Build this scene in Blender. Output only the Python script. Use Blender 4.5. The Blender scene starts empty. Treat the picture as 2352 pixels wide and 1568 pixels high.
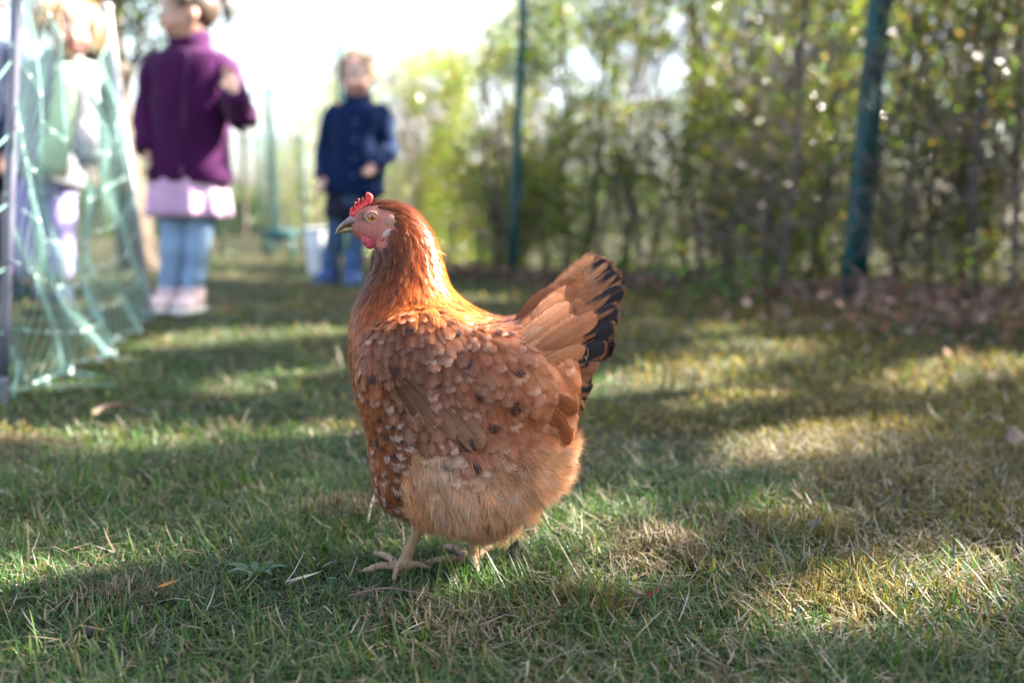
import bpy, math, random
import numpy as np
from mathutils import Vector, Matrix, noise
from mathutils.bvhtree import BVHTree

rng = np.random.default_rng(7)
random.seed(7)
scene = bpy.context.scene
COL = scene.collection

# ------------------------------------------------------------------ camera
CAM_H = 0.35                       # a crouching photographer, lens at hen height
PITCH = math.radians(7.13)
FPX = 35.0 / 36.0 * 2352.0         # focal length in units of a 2352 px wide frame
cam_d = bpy.data.cameras.new('camera')
cam = bpy.data.objects.new('camera', cam_d)
COL.objects.link(cam)
cam.location = (0, 0, CAM_H)
cam.rotation_euler = (math.radians(90) - PITCH, 0, 0)
cam_d.lens = 35.0
cam_d.sensor_width = 36.0
cam_d.clip_start = 0.02
cam_d.clip_end = 400.0
cam_d.dof.use_dof = True
cam_d.dof.focus_distance = 0.925
cam_d.dof.aperture_fstop = 2.9
scene.camera = cam

# ------------------------------------------------------------------ daylight
SUN_EL = math.radians(35.0)
SUN_AZ = math.radians(15.0)        # measured from +X (right of frame) towards +Y (away)
SUN = np.array([math.cos(SUN_EL) * math.cos(SUN_AZ), math.cos(SUN_EL) * math.sin(SUN_AZ), math.sin(SUN_EL)])
world = bpy.data.worlds.new('World')
scene.world = world
world.use_nodes = True
wn = world.node_tree
sky = wn.nodes.new('ShaderNodeTexSky')
sky.sky_type = 'NISHITA'
sky.sun_disc = False
sky.sun_elevation = SUN_EL
sky.sun_rotation = math.pi / 2 - SUN_AZ
sky.air_density = 1.0
sky.dust_density = 2.5
sky.ozone_density = 1.0
hs = wn.nodes.new('ShaderNodeHueSaturation')                     # thin bright spring haze: a paler sky
hs.inputs['Saturation'].default_value = 0.8
wn.links.new(sky.outputs['Color'], hs.inputs['Color'])
wn.links.new(hs.outputs['Color'], wn.nodes['Background'].inputs['Color'])
wn.nodes['Background'].inputs['Strength'].default_value = 0.07
sun_d = bpy.data.lights.new('sun', 'SUN')
sun_d.energy = 5.0
sun_d.angle = math.radians(0.53)
sun_d.color = (1.0, 0.93, 0.82)
sun_o = bpy.data.objects.new('sun', sun_d)
COL.objects.link(sun_o)
sun_o.rotation_euler = Vector(SUN).to_track_quat('Z', 'Y').to_euler()
sun_o.location = (6, 3, 6)
vs = scene.view_settings
vs.view_transform = 'Standard'
vs.look = 'None'
vs.exposure = 3.35
vs.gamma = 1.0
vs.use_curve_mapping = False
cy = scene.cycles
cy.use_denoising = True
cy.max_bounces = 8
cy.transparent_max_bounces = 16
cy.sample_clamp_indirect = 6.0
cy.caustics_reflective = False
cy.caustics_refractive = False

# ------------------------------------------------------------------ helpers
def P(px, py, Y):
    """point of the place seen at (px, py) of the 2352x1568 photograph, at distance Y ahead."""
    x = (px - 1176.0) / FPX
    y = -(py - 784.0) / FPX
    dy = math.cos(PITCH) + y * math.sin(PITCH)
    dz = -math.sin(PITCH) + y * math.cos(PITCH)
    t = Y / dy
    return np.array([x * t, Y, CAM_H + dz * t])

def G(px, py):
    """ground point seen at (px, py)."""
    x = (px - 1176.0) / FPX
    y = -(py - 784.0) / FPX
    dy = math.cos(PITCH) + y * math.sin(PITCH)
    dz = -math.sin(PITCH) + y * math.cos(PITCH)
    t = CAM_H / -dz
    return np.array([x * t, dy * t, 0.0])

def unit(v):
    v = np.asarray(v, float)
    return v / (np.linalg.norm(v, axis=-1, keepdims=True) + 1e-12)

def tag(o, label=None, cat=None, group=None, kind=None):
    if label: o['label'] = label
    if cat: o['category'] = cat
    if group: o['group'] = group
    if kind: o['kind'] = kind
    return o

def empty(name, loc=(0, 0, 0)):
    o = bpy.data.objects.new(name, None)
    o.empty_display_size = 0.05
    COL.objects.link(o)
    o.location = loc
    return o

class MB:
    """collects vertices (with colour and uv) and triangles / quads into one mesh."""
    def __init__(self):
        self.v, self.t, self.q, self.c, self.u, self.n = [], [], [], [], [], 0
    def add(self, v, tris=None, quads=None, col=(0.5, 0.5, 0.5), uv=None):
        v = np.asarray(v, float).reshape(-1, 3)
        k = len(v)
        if tris is not None and len(tris): self.t.append(np.asarray(tris, np.int64).reshape(-1, 3) + self.n)
        if quads is not None and len(quads): self.q.append(np.asarray(quads, np.int64).reshape(-1, 4) + self.n)
        col = np.asarray(col, float)
        if col.ndim == 1: col = np.tile(col[:3], (k, 1))
        if col.shape[1] == 3: col = np.concatenate([col, np.ones((k, 1))], 1)
        self.c.append(col)
        self.u.append(np.zeros((k, 2)) if uv is None else np.asarray(uv, float))
        self.v.append(v)
        self.n += k
        return self
    def arrays(self):
        v = np.concatenate(self.v); c = np.concatenate(self.c); u = np.concatenate(self.u)
        t = np.concatenate(self.t) if self.t else np.zeros((0, 3), np.int64)
        q = np.concatenate(self.q) if self.q else np.zeros((0, 4), np.int64)
        return v, t, q, c, u
    def mesh(self, name, smooth=True):
        v, t, q, c, u = self.arrays()
        me = bpy.data.meshes.new(name)
        me.vertices.add(len(v)); me.vertices.foreach_set('co', v.astype(np.float32).ravel())
        loops = np.concatenate([t.ravel(), q.ravel()]).astype(np.int32)
        me.loops.add(len(loops)); me.loops.foreach_set('vertex_index', loops)
        nt, nq = len(t), len(q)
        start = np.concatenate([np.arange(nt) * 3, nt * 3 + np.arange(nq) * 4]).astype(np.int32)
        me.polygons.add(nt + nq); me.polygons.foreach_set('loop_start', start)
        if smooth: me.polygons.foreach_set('use_smooth', np.ones(nt + nq, bool))
        ca = me.color_attributes.new('Col', 'FLOAT_COLOR', 'POINT')
        ca.data.foreach_set('color', c.astype(np.float32).ravel())
        uvl = me.uv_layers.new(name='UVMap')
        uvl.data.foreach_set('uv', u[loops].astype(np.float32).ravel())
        me.update(calc_edges=True)
        me.validate()
        return me
    def build(self, name, mat, parent=None, smooth=True):
        me = self.mesh(name, smooth)
        me.materials.append(mat)
        o = bpy.data.objects.new(name, me)
        COL.objects.link(o)
        if parent is not None: o.parent = parent; o.matrix_parent_inverse = Matrix.Translation(-Vector(parent.location))
        return o

def loft(mb, path, rx, ry, side, n=14, col=(0.5, 0.5, 0.5), caps=True, wob=0.0, seed=0, power=2.0):
    """elliptical tube along path; rx is measured along `side`."""
    path = np.asarray(path, float); k = len(path)
    rx = np.broadcast_to(np.asarray(rx, float), (k,)); ry = np.broadcast_to(np.asarray(ry, float), (k,))
    tg = unit(np.gradient(path, axis=0))
    side = np.broadcast_to(np.asarray(side, float), (k, 3))
    s = unit(side - tg * np.sum(side * tg, 1, keepdims=True))
    o = np.cross(tg, s)
    th = np.linspace(0, 2 * math.pi, n, endpoint=False)
    cs = np.sign(np.cos(th)) * np.abs(np.cos(th)) ** (2 / power); sn = np.sign(np.sin(th)) * np.abs(np.sin(th)) ** (2 / power)
    w = np.ones((k, n))
    if wob:
        r = np.random.default_rng(seed)
        for _ in range(6):
            w += wob * 0.5 * np.sin(np.arange(k)[:, None] * r.uniform(0.4, 1.9) + th[None] * r.integers(1, 4) + r.uniform(0, 6))
    v = path[:, None] + s[:, None] * (rx[:, None] * cs * w)[..., None] + o[:, None] * (ry[:, None] * sn * w)[..., None]
    v = v.reshape(-1, 3)
    i = np.arange(k - 1)[:, None] * n; j = np.arange(n)[None]; j2 = (j + 1) % n
    quads = np.stack([i + j, i + j2, i + n + j2, i + n + j], -1).reshape(-1, 4)
    tris = []
    uv = np.stack([np.tile(th / 6.2832, k), np.repeat(np.linspace(0, 1, k), n)], 1)
    if caps:
        v = np.concatenate([v, path[:1], path[-1:]])
        uv = np.concatenate([uv, [[0.5, 0], [0.5, 1]]])
        a, b = k * n, k * n + 1
        jj = np.arange(n); jn = (jj + 1) % n
        tris = np.concatenate([np.stack([jn, jj, np.full(n, a)], 1), np.stack([(k - 1) * n + jj, (k - 1) * n + jn, np.full(n, b)], 1)])
    mb.add(v, tris, quads, col, uv)
    return mb

def cr(pts, m):
    """Catmull-Rom resample of rows of numbers to m rows."""
    p = np.asarray(pts, float); k = len(p)
    ext = np.concatenate([2 * p[:1] - p[1:2], p, 2 * p[-1:] - p[-2:-1]])
    x = np.linspace(0, k - 1, m); i = np.minimum(x.astype(int), k - 2); f = (x - i)[:, None]
    a, b, c, d = ext[i], ext[i + 1], ext[i + 2], ext[i + 3]
    return 0.5 * (2 * b + (c - a) * f + (2 * a - 5 * b + 4 * c - d) * f ** 2 + (3 * b - a - 3 * c + d) * f ** 3)

def ball(mb, c, r, side=(1, 0, 0), axis=(0, 0, 1), n=14, k=9, col=(0.5, 0.5, 0.5)):
    """ellipsoid with radii r = (along side, along third, along axis)."""
    a = np.linspace(-math.pi / 2 + 0.12, math.pi / 2 - 0.12, k)
    path = np.asarray(c, float) + np.sin(a)[:, None] * r[2] * unit(axis)
    return loft(mb, path, r[0] * np.cos(a), r[1] * np.cos(a), side, n, col)

def remesh(mb, voxel, smooth=3):
    """fuse overlapping tubes into one continuous surface; returns a mesh."""
    o = mb.build('tmp', bpy.data.materials.get('plain') or bpy.data.materials.new('plain'))
    m = o.modifiers.new('r', 'REMESH'); m.mode = 'VOXEL'; m.voxel_size = voxel
    if smooth:
        s = o.modifiers.new('s', 'SMOOTH'); s.iterations = smooth; s.factor = 0.5
    bpy.context.view_layer.update()
    dg = bpy.context.evaluated_depsgraph_get()
    me = bpy.data.meshes.new_from_object(o.evaluated_get(dg))
    old = o.data
    bpy.data.objects.remove(o); bpy.data.meshes.remove(old)
    me.materials.clear()
    me.polygons.foreach_set('use_smooth', np.ones(len(me.polygons), bool))
    return me

def vcoords(me):
    a = np.empty(len(me.vertices) * 3, np.float32); me.vertices.foreach_get('co', a)
    return a.reshape(-1, 3).astype(float)

def paint(me, col):
    ca = me.color_attributes.get('Col') or me.color_attributes.new('Col', 'FLOAT_COLOR', 'POINT')
    ca.data.foreach_set('color', np.concatenate([col, np.ones((len(col), 1))], 1).astype(np.float32).ravel())

def link(name, me, mat, parent=None, loc=None):
    if mat: me.materials.append(mat)
    me.name = name
    o = bpy.data.objects.new(name, me)
    COL.objects.link(o)
    if loc is not None: o.location = loc
    if parent is not None: o.parent = parent; o.matrix_parent_inverse = Matrix.Translation(-Vector(parent.location))
    return o

_off = np.random.default_rng(3).uniform(0, 100, (40, 4))
def fnoise(p, scale, seed=0, octaves=4):
    """cheap smooth noise in about [-1, 1] for arrays of points."""
    p = np.asarray(p, float) * scale
    out = np.zeros(len(p)); amp = 1.0; tot = 0
    for o in range(octaves):
        r = _off[(seed * 5 + o) % 40]
        q = p * (1.9 ** o)
        z = q[:, 2] if q.shape[1] > 2 else 0
        out += amp * np.sin(q[:, 0] * 1.0 + 1.7 * np.sin(q[:, 1] * 0.8 + r[0]) + r[1] + z * 0.6) * np.cos(q[:, 1] * 1.1 + 1.3 * np.sin(q[:, 0] * 0.7 + r[2]) + r[3] + z * 0.9)
        tot += amp; amp *= 0.6
    return out / tot * 1.6

# ------------------------------------------------------------------ materials
def mat(name, color=None, rough=0.6, attr=False, var=0.15, scale=20.0, bump=0.0, bscale=60.0, trans=0.0, spec=0.5, sheen=0.0, sss=0.0, coat=0.0, tint=(1, 1, 1)):
    m = bpy.data.materials.new(name); m.use_nodes = True
    nt = m.node_tree; N = nt.nodes; L = nt.links
    bs = N['Principled BSDF']; out = N['Material Output']
    bs.inputs['Roughness'].default_value = rough
    bs.inputs['Specular IOR Level'].default_value = spec
    if sheen: bs.inputs['Sheen Weight'].default_value = sheen
    if sss:
        bs.inputs['Subsurface Weight'].default_value = sss
        bs.inputs['Subsurface Radius'].default_value = (0.010, 0.004, 0.002)
        bs.inputs['Subsurface Scale'].default_value = 0.5
    if coat: bs.inputs['Coat Weight'].default_value = coat
    tc = N.new('ShaderNodeTexCoord')
    no = N.new('ShaderNodeTexNoise'); no.inputs['Scale'].default_value = scale; no.inputs['Detail'].default_value = 5
    L.new(tc.outputs['Object'], no.inputs['Vector'])
    mr = N.new('ShaderNodeMapRange'); mr.inputs[1].default_value = 0.3; mr.inputs[2].default_value = 0.7
    mr.inputs[3].default_value = 1 - var; mr.inputs[4].default_value = 1 + var
    L.new(no.outputs['Fac'], mr.inputs[0])
    mx = N.new('ShaderNodeMix'); mx.data_type = 'RGBA'; mx.blend_type = 'MULTIPLY'; mx.inputs[0].default_value = 1
    if attr:
        at = N.new('ShaderNodeAttribute'); at.attribute_name = 'Col'
        L.new(at.outputs['Color'], mx.inputs[6])
    else:
        mx.inputs[6].default_value = (*color, 1)
    L.new(mr.outputs[0], mx.inputs[7])
    L.new(mx.outputs[2], bs.inputs['Base Color'])
    if bump:
        bn = N.new('ShaderNodeTexNoise'); bn.inputs['Scale'].default_value = bscale; bn.inputs['Detail'].default_value = 4
        L.new(tc.outputs['Object'], bn.inputs['Vector'])
        b = N.new('ShaderNodeBump'); b.inputs['Strength'].default_value = bump; b.inputs['Distance'].default_value = 0.01
        L.new(bn.outputs['Fac'], b.inputs['Height']); L.new(b.outputs['Normal'], bs.inputs['Normal'])
    if trans:
        tr = N.new('ShaderNodeBsdfTranslucent')
        t2 = N.new('ShaderNodeMix'); t2.data_type = 'RGBA'; t2.blend_type = 'MULTIPLY'; t2.inputs[0].default_value = 1
        t2.inputs[7].default_value = (*tint, 1)
        L.new(mx.outputs[2], t2.inputs[6]); L.new(t2.outputs[2], tr.inputs['Color'])
        ms = N.new('ShaderNodeMixShader'); ms.inputs[0].default_value = trans
        L.new(bs.outputs[0], ms.inputs[1]); L.new(tr.outputs[0], ms.inputs[2]); L.new(ms.outputs[0], out.inputs['Surface'])
    return m
# ------------------------------------------------------------------ where the sun comes through the hedge
# (places on the ground / hen / children chosen to be sunlit, through gaps cut in the hedge for them)
LIT = []
def lit(p, r): LIT.append((np.asarray(p, float), r))
for px, py, r in [(1960, 1395, .026), (2040, 1378, .024), (1880, 1412, .018), (2095, 1352, .016), (1800, 1400, .010), (560, 1326, .008), (80, 1322, .022), (10, 1330, .024), (160, 1300, .014), (1330, 1340, .010), (2200, 1290, .014),
                  (1560, 870, .10), (1480, 885, .09), (1650, 850, .09), (1740, 832, .08), (1800, 800, .08), (1700, 800, .06), (2200, 850, .08), (2280, 830, .07), (2120, 880, .07),
                  (1800, 1020, .035), (1720, 1040, .03), (1870, 1010, .03), (1780, 1060, .025), (1640, 940, .03),
                  (500, 775, .13), (660, 770, .12), (440, 780, .08), (330, 1010, .03), (380, 1000, .03), (60, 990, .035), (150, 985, .03), (120, 880, .05), (60, 840, .05),
                  (640, 640, .22), (560, 635, .2), (720, 640, .2), (1120, 690, .12), (1350, 700, .1), (1640, 760, .07), (180, 700, .12), (60, 700, .12), (240, 820, .05), (820, 770, .08),
                  (1400, 1275, .012), (1760, 1195, .015), (1250, 1235, .02), (1330, 1180, .015), (720, 980, .025), (560, 880, .05), (650, 860, .04)]:
    g_ = G(px, py)
    if r < .05: lit(g_, r)
    else:                                                            # larger patches are split into small scattered spots
        for _ in range(6): lit(g_ + np.array([rng.normal(0, r * .75), rng.normal(0, r * .75), 0]), r * rng.uniform(.18, .42))
YH = 0.96
for px, py, dy, r in [(990, 522, .004, .011), (1016, 572, .006, .010), (1026, 620, .006, .009), (1040, 668, .006, .009), (955, 486, .004, .006), (1000, 640, -.02, .005),
                      (980, 740, -.06, .014), (1000, 762, -.07, .010), (955, 728, -.05, .010), 
                      (1288, 1065, -.02, .014), (1300, 1090, -.01, .014), (1270, 1040, -.03, .008), (1340, 606, .016, .005),
                      (840, 470, .002, .008), (815, 480, .002, .006)]:
    lit(P(px, py, YH + dy), r)
YG, YB, YC = 3.70, 5.30, 4.0
for px, py, Y, r in [(525, 160, YG, .05), (545, 185, YG, .05), (510, 420, YG - .1, .05), (520, 340, YG - .1, .05), (470, 360, YG - .1, .03), (525, 460, YG, .03), (560, 250, YG, .04), (510, 40, YG, .06), (460, 110, YG, .03),
                     (455, 470, YG - .12, .02), (880, 345, YB, .05), (835, 150, YB, .05), (890, 300, YB, .03), (815, 555, YB + .5, .05), (735, 520, YB + .7, .08),
                     (170, 40, YC, .10), (190, 60, YC, .08), (160, 90, YC, .08), (150, 200, YC, .09), (190, 330, YC, .09), (215, 400, YC, .06), (140, 280, YC, .09), (130, 470, YC, .06), (90, 470, YC, .05),
                     (275, 400, 6.5, .08), (270, 290, 6.5, .06)]:
    lit(P(px, py, Y), r)
for px, py, Y, r in [(60, 150, 2.0, .10), (60, 350, 2.0, .10), (90, 250, 2.2, .12), (130, 420, 2.5, .12), (200, 300, 3.0, .14), (150, 150, 2.5, .14), (180, 480, 2.8, .12), (60, 560, 2.0, .08), (120, 620, 2.3, .08), (230, 200, 3.1, .12), (250, 60, 3.2, .10), (280, 330, 3.2, .10), (305, 430, 3.25, .05), (20, 300, 1.8, .12), (20, 500, 1.8, .10), (20, 100, 1.8, .12), (25, 680, 1.8, .06)]:
    lit(P(px, py, Y), r * .6)
_lp = np.array([p for p, r in LIT]); _lr = np.array([r for p, r in LIT])
def in_gap(q, grow=1.0, extra=0.0):
    """true for points that would stand in the way of one of those shafts of sun."""
    q = np.asarray(q, float); out = np.zeros(len(q), bool)
    for p, r in zip(_lp, _lr):
        d = q - p
        along = d @ SUN
        perp2 = np.sum(d * d, 1) - along ** 2
        out |= (along > 0.25) & (perp2 < (r * grow + extra * min(1.0, .25 + r / .025)) ** 2)
    return out

# ------------------------------------------------------------------ ground
def ground_z(x, y):
    p = np.stack([np.asarray(x, float), np.asarray(y, float)], -1)
    sh = p.shape[:-1]; p = p.reshape(-1, 2)
    z = 0.012 * fnoise(p, 2.1, 1) + 0.006 * fnoise(p, 7.0, 2)
    d = np.hypot(p[:, 0] - 0.0, p[:, 1] - YH)
    z *= np.clip(d / 0.5, 0.25, 1)
    return z.reshape(sh)

def moss_amount(x, y):
    """0 = lush grass, 1 = mossy thatch (drier to the right)."""
    p = np.stack([x, y], -1)
    return np.clip(0.36 + 0.48 * fnoise(p, 2.6, 3) + 0.35 * fnoise(p, 9.0, 4) + 0.55 * np.clip(x - 0.05, -0.6, 0.9) / np.maximum(0.6, y * 0.5), 0, 1)

def ground_mat():
    m = bpy.data.materials.new('soil_and_thatch'); m.use_nodes = True
    nt = m.node_tree; N = nt.nodes; L = nt.links; bs = N['Principled BSDF']
    bs.inputs['Roughness'].default_value = 0.95; bs.inputs['Specular IOR Level'].default_value = 0.15
    tc = N.new('ShaderNodeTexCoord')
    a = N.new('ShaderNodeTexNoise'); a.inputs['Scale'].default_value = 2.2; a.inputs['Detail'].default_value = 8
    b = N.new('ShaderNodeTexNoise'); b.inputs['Scale'].default_value = 90; b.inputs['Detail'].default_value = 6
    L.new(tc.outputs['Object'], a.inputs['Vector']); L.new(tc.outputs['Object'], b.inputs['Vector'])
    r1 = N.new('ShaderNodeValToRGB'); r1.color_ramp.elements[0].position = .38; r1.color_ramp.elements[0].color = (.022, .028, .012, 1)
    r1.color_ramp.elements[1].position = .62; r1.color_ramp.elements[1].color = (.060, .045, .027, 1)
    L.new(a.outputs['Fac'], r1.inputs[0])
    r2 = N.new('ShaderNodeValToRGB'); r2.color_ramp.elements[0].position = .3; r2.color_ramp.elements[0].color = (.25, .22, .2, 1)
    r2.color_ramp.elements[1].position = .7; r2.color_ramp.elements[1].color = (1.5, 1.45, 1.3, 1)
    L.new(b.outputs['Fac'], r2.inputs[0])
    mx = N.new('ShaderNodeMix'); mx.data_type = 'RGBA'; mx.blend_type = 'MULTIPLY'; mx.inputs[0].default_value = 1
    L.new(r1.outputs[0], mx.inputs[6]); L.new(r2.outputs[0], mx.inputs[7]); L.new(mx.outputs[2], bs.inputs['Base Color'])
    bp = N.new('ShaderNodeBump'); bp.inputs['Strength'].default_value = .9; bp.inputs['Distance'].default_value = .01
    L.new(b.outputs['Fac'], bp.inputs['Height']); L.new(bp.outputs['Normal'], bs.inputs['Normal'])
    return m

mb = MB()
gx = np.concatenate([-np.geomspace(60, 2.6, 26), np.linspace(-2.5, 2.5, 126), np.geomspace(2.6, 60, 26)])
gy = np.concatenate([-np.geomspace(20, 0.5, 10), np.linspace(-0.4, 4.0, 111), np.geomspace(4.1, 90, 50)])
X, Yg = np.meshgrid(gx, gy)
V = np.stack([X, Yg, ground_z(X, Yg) - 0.002], -1).reshape(-1, 3)
nx = len(gx); i = np.arange(len(gy) - 1)[:, None] * nx; j = np.arange(nx - 1)[None]
mb.add(V, quads=np.stack([i + j, i + j + 1, i + nx + j + 1, i + nx + j], -1).reshape(-1, 4))
tag(mb.build('ground', ground_mat()), kind='structure')

# ------------------------------------------------------------------ grass
def blades(mb, base, h, w, head, lean, curve, c0, c1, flat=0.0):
    """n curved tapered blades: 3 rows of two points and a tip; c0 root colour, c1 tip colour."""
    n = len(base)
    d = np.stack([np.cos(head), np.sin(head), np.zeros(n)], 1)
    s = np.stack([-np.sin(head), np.cos(head), np.zeros(n)], 1)
    rows = []; ts = [0, .38, .74, 1.0]
    for t in ts:
        ang = lean + curve * t
        # integrate a bending blade approximately
        hor = h * (t * np.sin(lean) + 0.5 * curve * t * t * np.cos(lean))
        ver = h * (t * np.cos(lean) - 0.5 * curve * t * t * np.sin(lean))
        rows.append(base + d * hor[:, None] + np.array([0, 0, 1.0]) * np.maximum(ver, flat)[:, None])
    ws = [0.8, 1.0, 0.7]
    tw = rng.uniform(-.5, .5, n)[:, None] * np.array([0, 0, 1.0])
    pts = []
    for r, k in zip(rows[:3], ws):
        o = (s + tw * .4) * (w * k * .5)[:, None]
        pts += [r - o, r + o]
    pts.append(rows[3])
    v = np.stack(pts, 1)                                            # n,7,3
    f = np.array([[0, 1, 3], [0, 3, 2], [2, 3, 5], [2, 5, 4], [4, 5, 6]])
    tri = (np.arange(n)[:, None, None] * 7 + f[None]).reshape(-1, 3)
    tt = np.array([0, 0, .4, .4, .75, .75, 1])[None, :, None]
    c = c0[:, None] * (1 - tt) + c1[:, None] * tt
    mb.add(v.reshape(-1, 3), tris=tri, col=c.reshape(-1, 3))

def wedge(n, y0, y1, spread=0.62, pad=0.25, p=1.0):
    """random ground points in the field of view (with a margin) between distances y0 and y1."""
    u = rng.uniform(0, 1, n)
    y = (y0 ** p + u * (y1 ** p - y0 ** p)) ** (1 / p)
    x = rng.uniform(-1, 1, n) * (y * spread + pad)
    return x, y

GREEN = np.array([[.036, .088, .025], [.050, .108, .028], [.030, .072, .028], [.056, .118, .028], [.036, .092, .044], [.076, .128, .038]])
STRAW = np.array([[.34, .26, .16], [.26, .19, .11], [.42, .35, .25], [.20, .145, .085], [.50, .43, .34]])
MOSS = np.array([[.19, .17, .035], [.14, .14, .03], [.25, .20, .055], [.17, .125, .05], [.22, .16, .08]])

def grass_field(mb, n, y0, y1, hmul=1.0, wmul=1.0, p=1.6, straw=.07, keep=None):
    x, y = wedge(n, y0, y1, p=p)
    m = moss_amount(x, y)
    clump = fnoise(np.stack([x, y], -1), 14.0, 6)
    ok = rng.uniform(0, 1, n) < np.clip(1.05 - .85 * m + .30 * clump, .10, 1)
    x, y, m, clump = x[ok], y[ok], m[ok], clump[ok]; n = len(x)
    ci = rng.integers(0, len(GREEN), n)
    hue = fnoise(np.stack([x, y], -1), 3.3, 7)[:, None]
    c = GREEN[ci] * rng.uniform(.7, 1.25, (n, 1)) * (1 + .18 * hue * np.array([1.4, .6, .2]))
    dry = rng.uniform(0, 1, n) < straw + .16 * m
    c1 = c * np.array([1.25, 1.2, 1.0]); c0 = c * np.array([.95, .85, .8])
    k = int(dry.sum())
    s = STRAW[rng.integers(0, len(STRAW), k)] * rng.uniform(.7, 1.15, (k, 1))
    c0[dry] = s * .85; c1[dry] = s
    tipdry = (rng.uniform(0, 1, n) < .12) & ~dry
    c1[tipdry] = STRAW[1]
    h = hmul * rng.gamma(6, 1 / 6, n) * (.018 + .008 * np.clip(clump, -.6, 1)) * (1 - .25 * m)
    tall = rng.uniform(0, 1, n) < .05
    h[tall] *= 1.8; 
    lean = np.abs(rng.normal(.80, .45, n)); lean[dry] += .45
    lean = np.clip(lean, 0, 1.5)
    curve = rng.normal(.55, .45, n)
    base = np.stack([x, y, ground_z(x, y) - .002], 1)
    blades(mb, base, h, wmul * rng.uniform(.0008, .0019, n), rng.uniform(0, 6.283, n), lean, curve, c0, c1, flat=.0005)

grass_m = mat('grass_blade', attr=True, rough=.48, var=.18, scale=30, trans=.38, spec=.4, tint=(1.3, 1.5, .5))
straw_m = mat('dry_straw', attr=True, rough=.7, var=.2, scale=40, trans=.2, spec=.3)
mb = MB(); grass_field(mb, 110000, .55, 1.35, p=1.3)
nf = 420; gp = np.array([G(a, b) for a, b in zip(np.concatenate([rng.normal(905, 40, nf // 2), rng.normal(1075, 45, nf - nf // 2)]), rng.normal(1330, 16, nf))])
gc = GREEN[rng.integers(0, 6, nf)] * rng.uniform(.8, 1.2, (nf, 1))
blades(mb, np.stack([gp[:, 0], gp[:, 1], ground_z(gp[:, 0], gp[:, 1]) - .002], 1), rng.gamma(7, 1 / 7, nf) * .017, rng.uniform(.0009, .0018, nf), rng.uniform(0, 6.28, nf), np.abs(rng.normal(.45, .3, nf)), rng.normal(.5, .4, nf), gc * .85, gc * 1.2)
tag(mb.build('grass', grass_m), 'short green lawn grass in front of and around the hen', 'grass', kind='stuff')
mb = MB(); grass_field(mb, 80000, 1.35, 3.2, 1.05, 1.7, p=1.2)
tag(mb.build('grass', grass_m), 'short lawn grass between the hen and the standing children', 'grass', kind='stuff')
mb = MB(); grass_field(mb, 40000, 3.2, 9.0, 1.15, 4.6, p=1.2)
grass_field(mb, 18000, 9.0, 26.0, 1.5, 13.0, p=1.2)
tag(mb.build('grass', grass_m), 'far lawn grass around and beyond the children', 'grass', kind='stuff')

# dry thatch lying flat: thin straws woven through the sward
def thatch(mb, n, y0, y1, wmul, p):
    x, y = wedge(n, y0, y1, p=p)
    m = moss_amount(x, y)
    ok = rng.uniform(0, 1, n) < .14 + .86 * m
    x, y = x[ok], y[ok]; n = len(x)
    s = STRAW[rng.integers(0, len(STRAW), n)] * rng.uniform(.35, .95, (n, 1))
    base = np.stack([x, y, ground_z(x, y) + rng.uniform(0, .014, n)], 1)
    blades(mb, base, rng.uniform(.008, .036, n), wmul * rng.uniform(.0005, .0013, n), rng.uniform(0, 6.283, n), rng.uniform(1.1, 1.75, n), rng.normal(0, .6, n), s * .8, s, flat=-.004)
mb = MB(); thatch(mb, 75000, .55, 1.5, 1.0, 1.3); thatch(mb, 26000, 1.5, 4.0, 2.2, 1.2)
tag(mb.build('dead_grass', straw_m), 'pale dry straw lying flat through the lawn', 'dead grass', kind='stuff')

# moss: dense short branching sprigs in low cushions
def moss(mb, n, y0, y1, size, p):
    x, y = wedge(n, y0, y1, p=p)
    m = moss_amount(x, y)
    ok = m > rng.uniform(.30, .95, n)
    x, y = x[ok], y[ok]; n = len(x)
    hz = .006 + .012 * np.clip(fnoise(np.stack([x, y], -1), 11, 8), 0, 1)
    c = MOSS[rng.integers(0, len(MOSS), n)] * rng.uniform(.6, 1.2, (n, 1))
    base = np.stack([x, y, ground_z(x, y) + rng.uniform(0, 1, n) * hz], 1)
    blades(mb, base, size * rng.uniform(.006, .016, n), size * rng.uniform(.0016, .0034, n), rng.uniform(0, 6.283, n), rng.uniform(.1, 1.3, n), rng.normal(0, .8, n), c * .7, c, flat=-.002)
def moss_mound(mb, px, py, n, r, hgt, cols):
    g = G(px, py); a = rng.uniform(0, 6.283, n); q = np.sqrt(rng.uniform(0, 1, n))
    x, y = g[0] + np.cos(a) * q * r * 2.1, g[1] + np.sin(a) * q * r * 1.4
    ok = fnoise(np.stack([x, y], 1), 55, 8) > -.55 + 1.1 * q * rng.uniform(.6, 1.2, n)
    x, y, q = x[ok], y[ok], q[ok]; n = len(x)
    z = ground_z(x, y) + hgt * (1 - q * q) * rng.uniform(.3, 1.0, n) * (1 + .4 * fnoise(np.stack([x, y], 1), 60, 9))
    c = np.array(cols)[rng.integers(0, len(cols), n)] * rng.uniform(.5, 1.25, (n, 1))
    blades(mb, np.stack([x, y, z], 1), rng.uniform(.006, .020, n), rng.uniform(.0007, .0018, n), rng.uniform(0, 6.283, n), rng.uniform(.2, 1.6, n), rng.normal(0, .9, n), c * .6, c, flat=-.003)
moss_m = mat('moss', attr=True, rough=.85, var=.25, scale=60, trans=.25, spec=.2, tint=(1.2, 1.1, .6))
mb = MB(); moss(mb, 80000, .55, 1.9, 1.0, 1.3)
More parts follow.
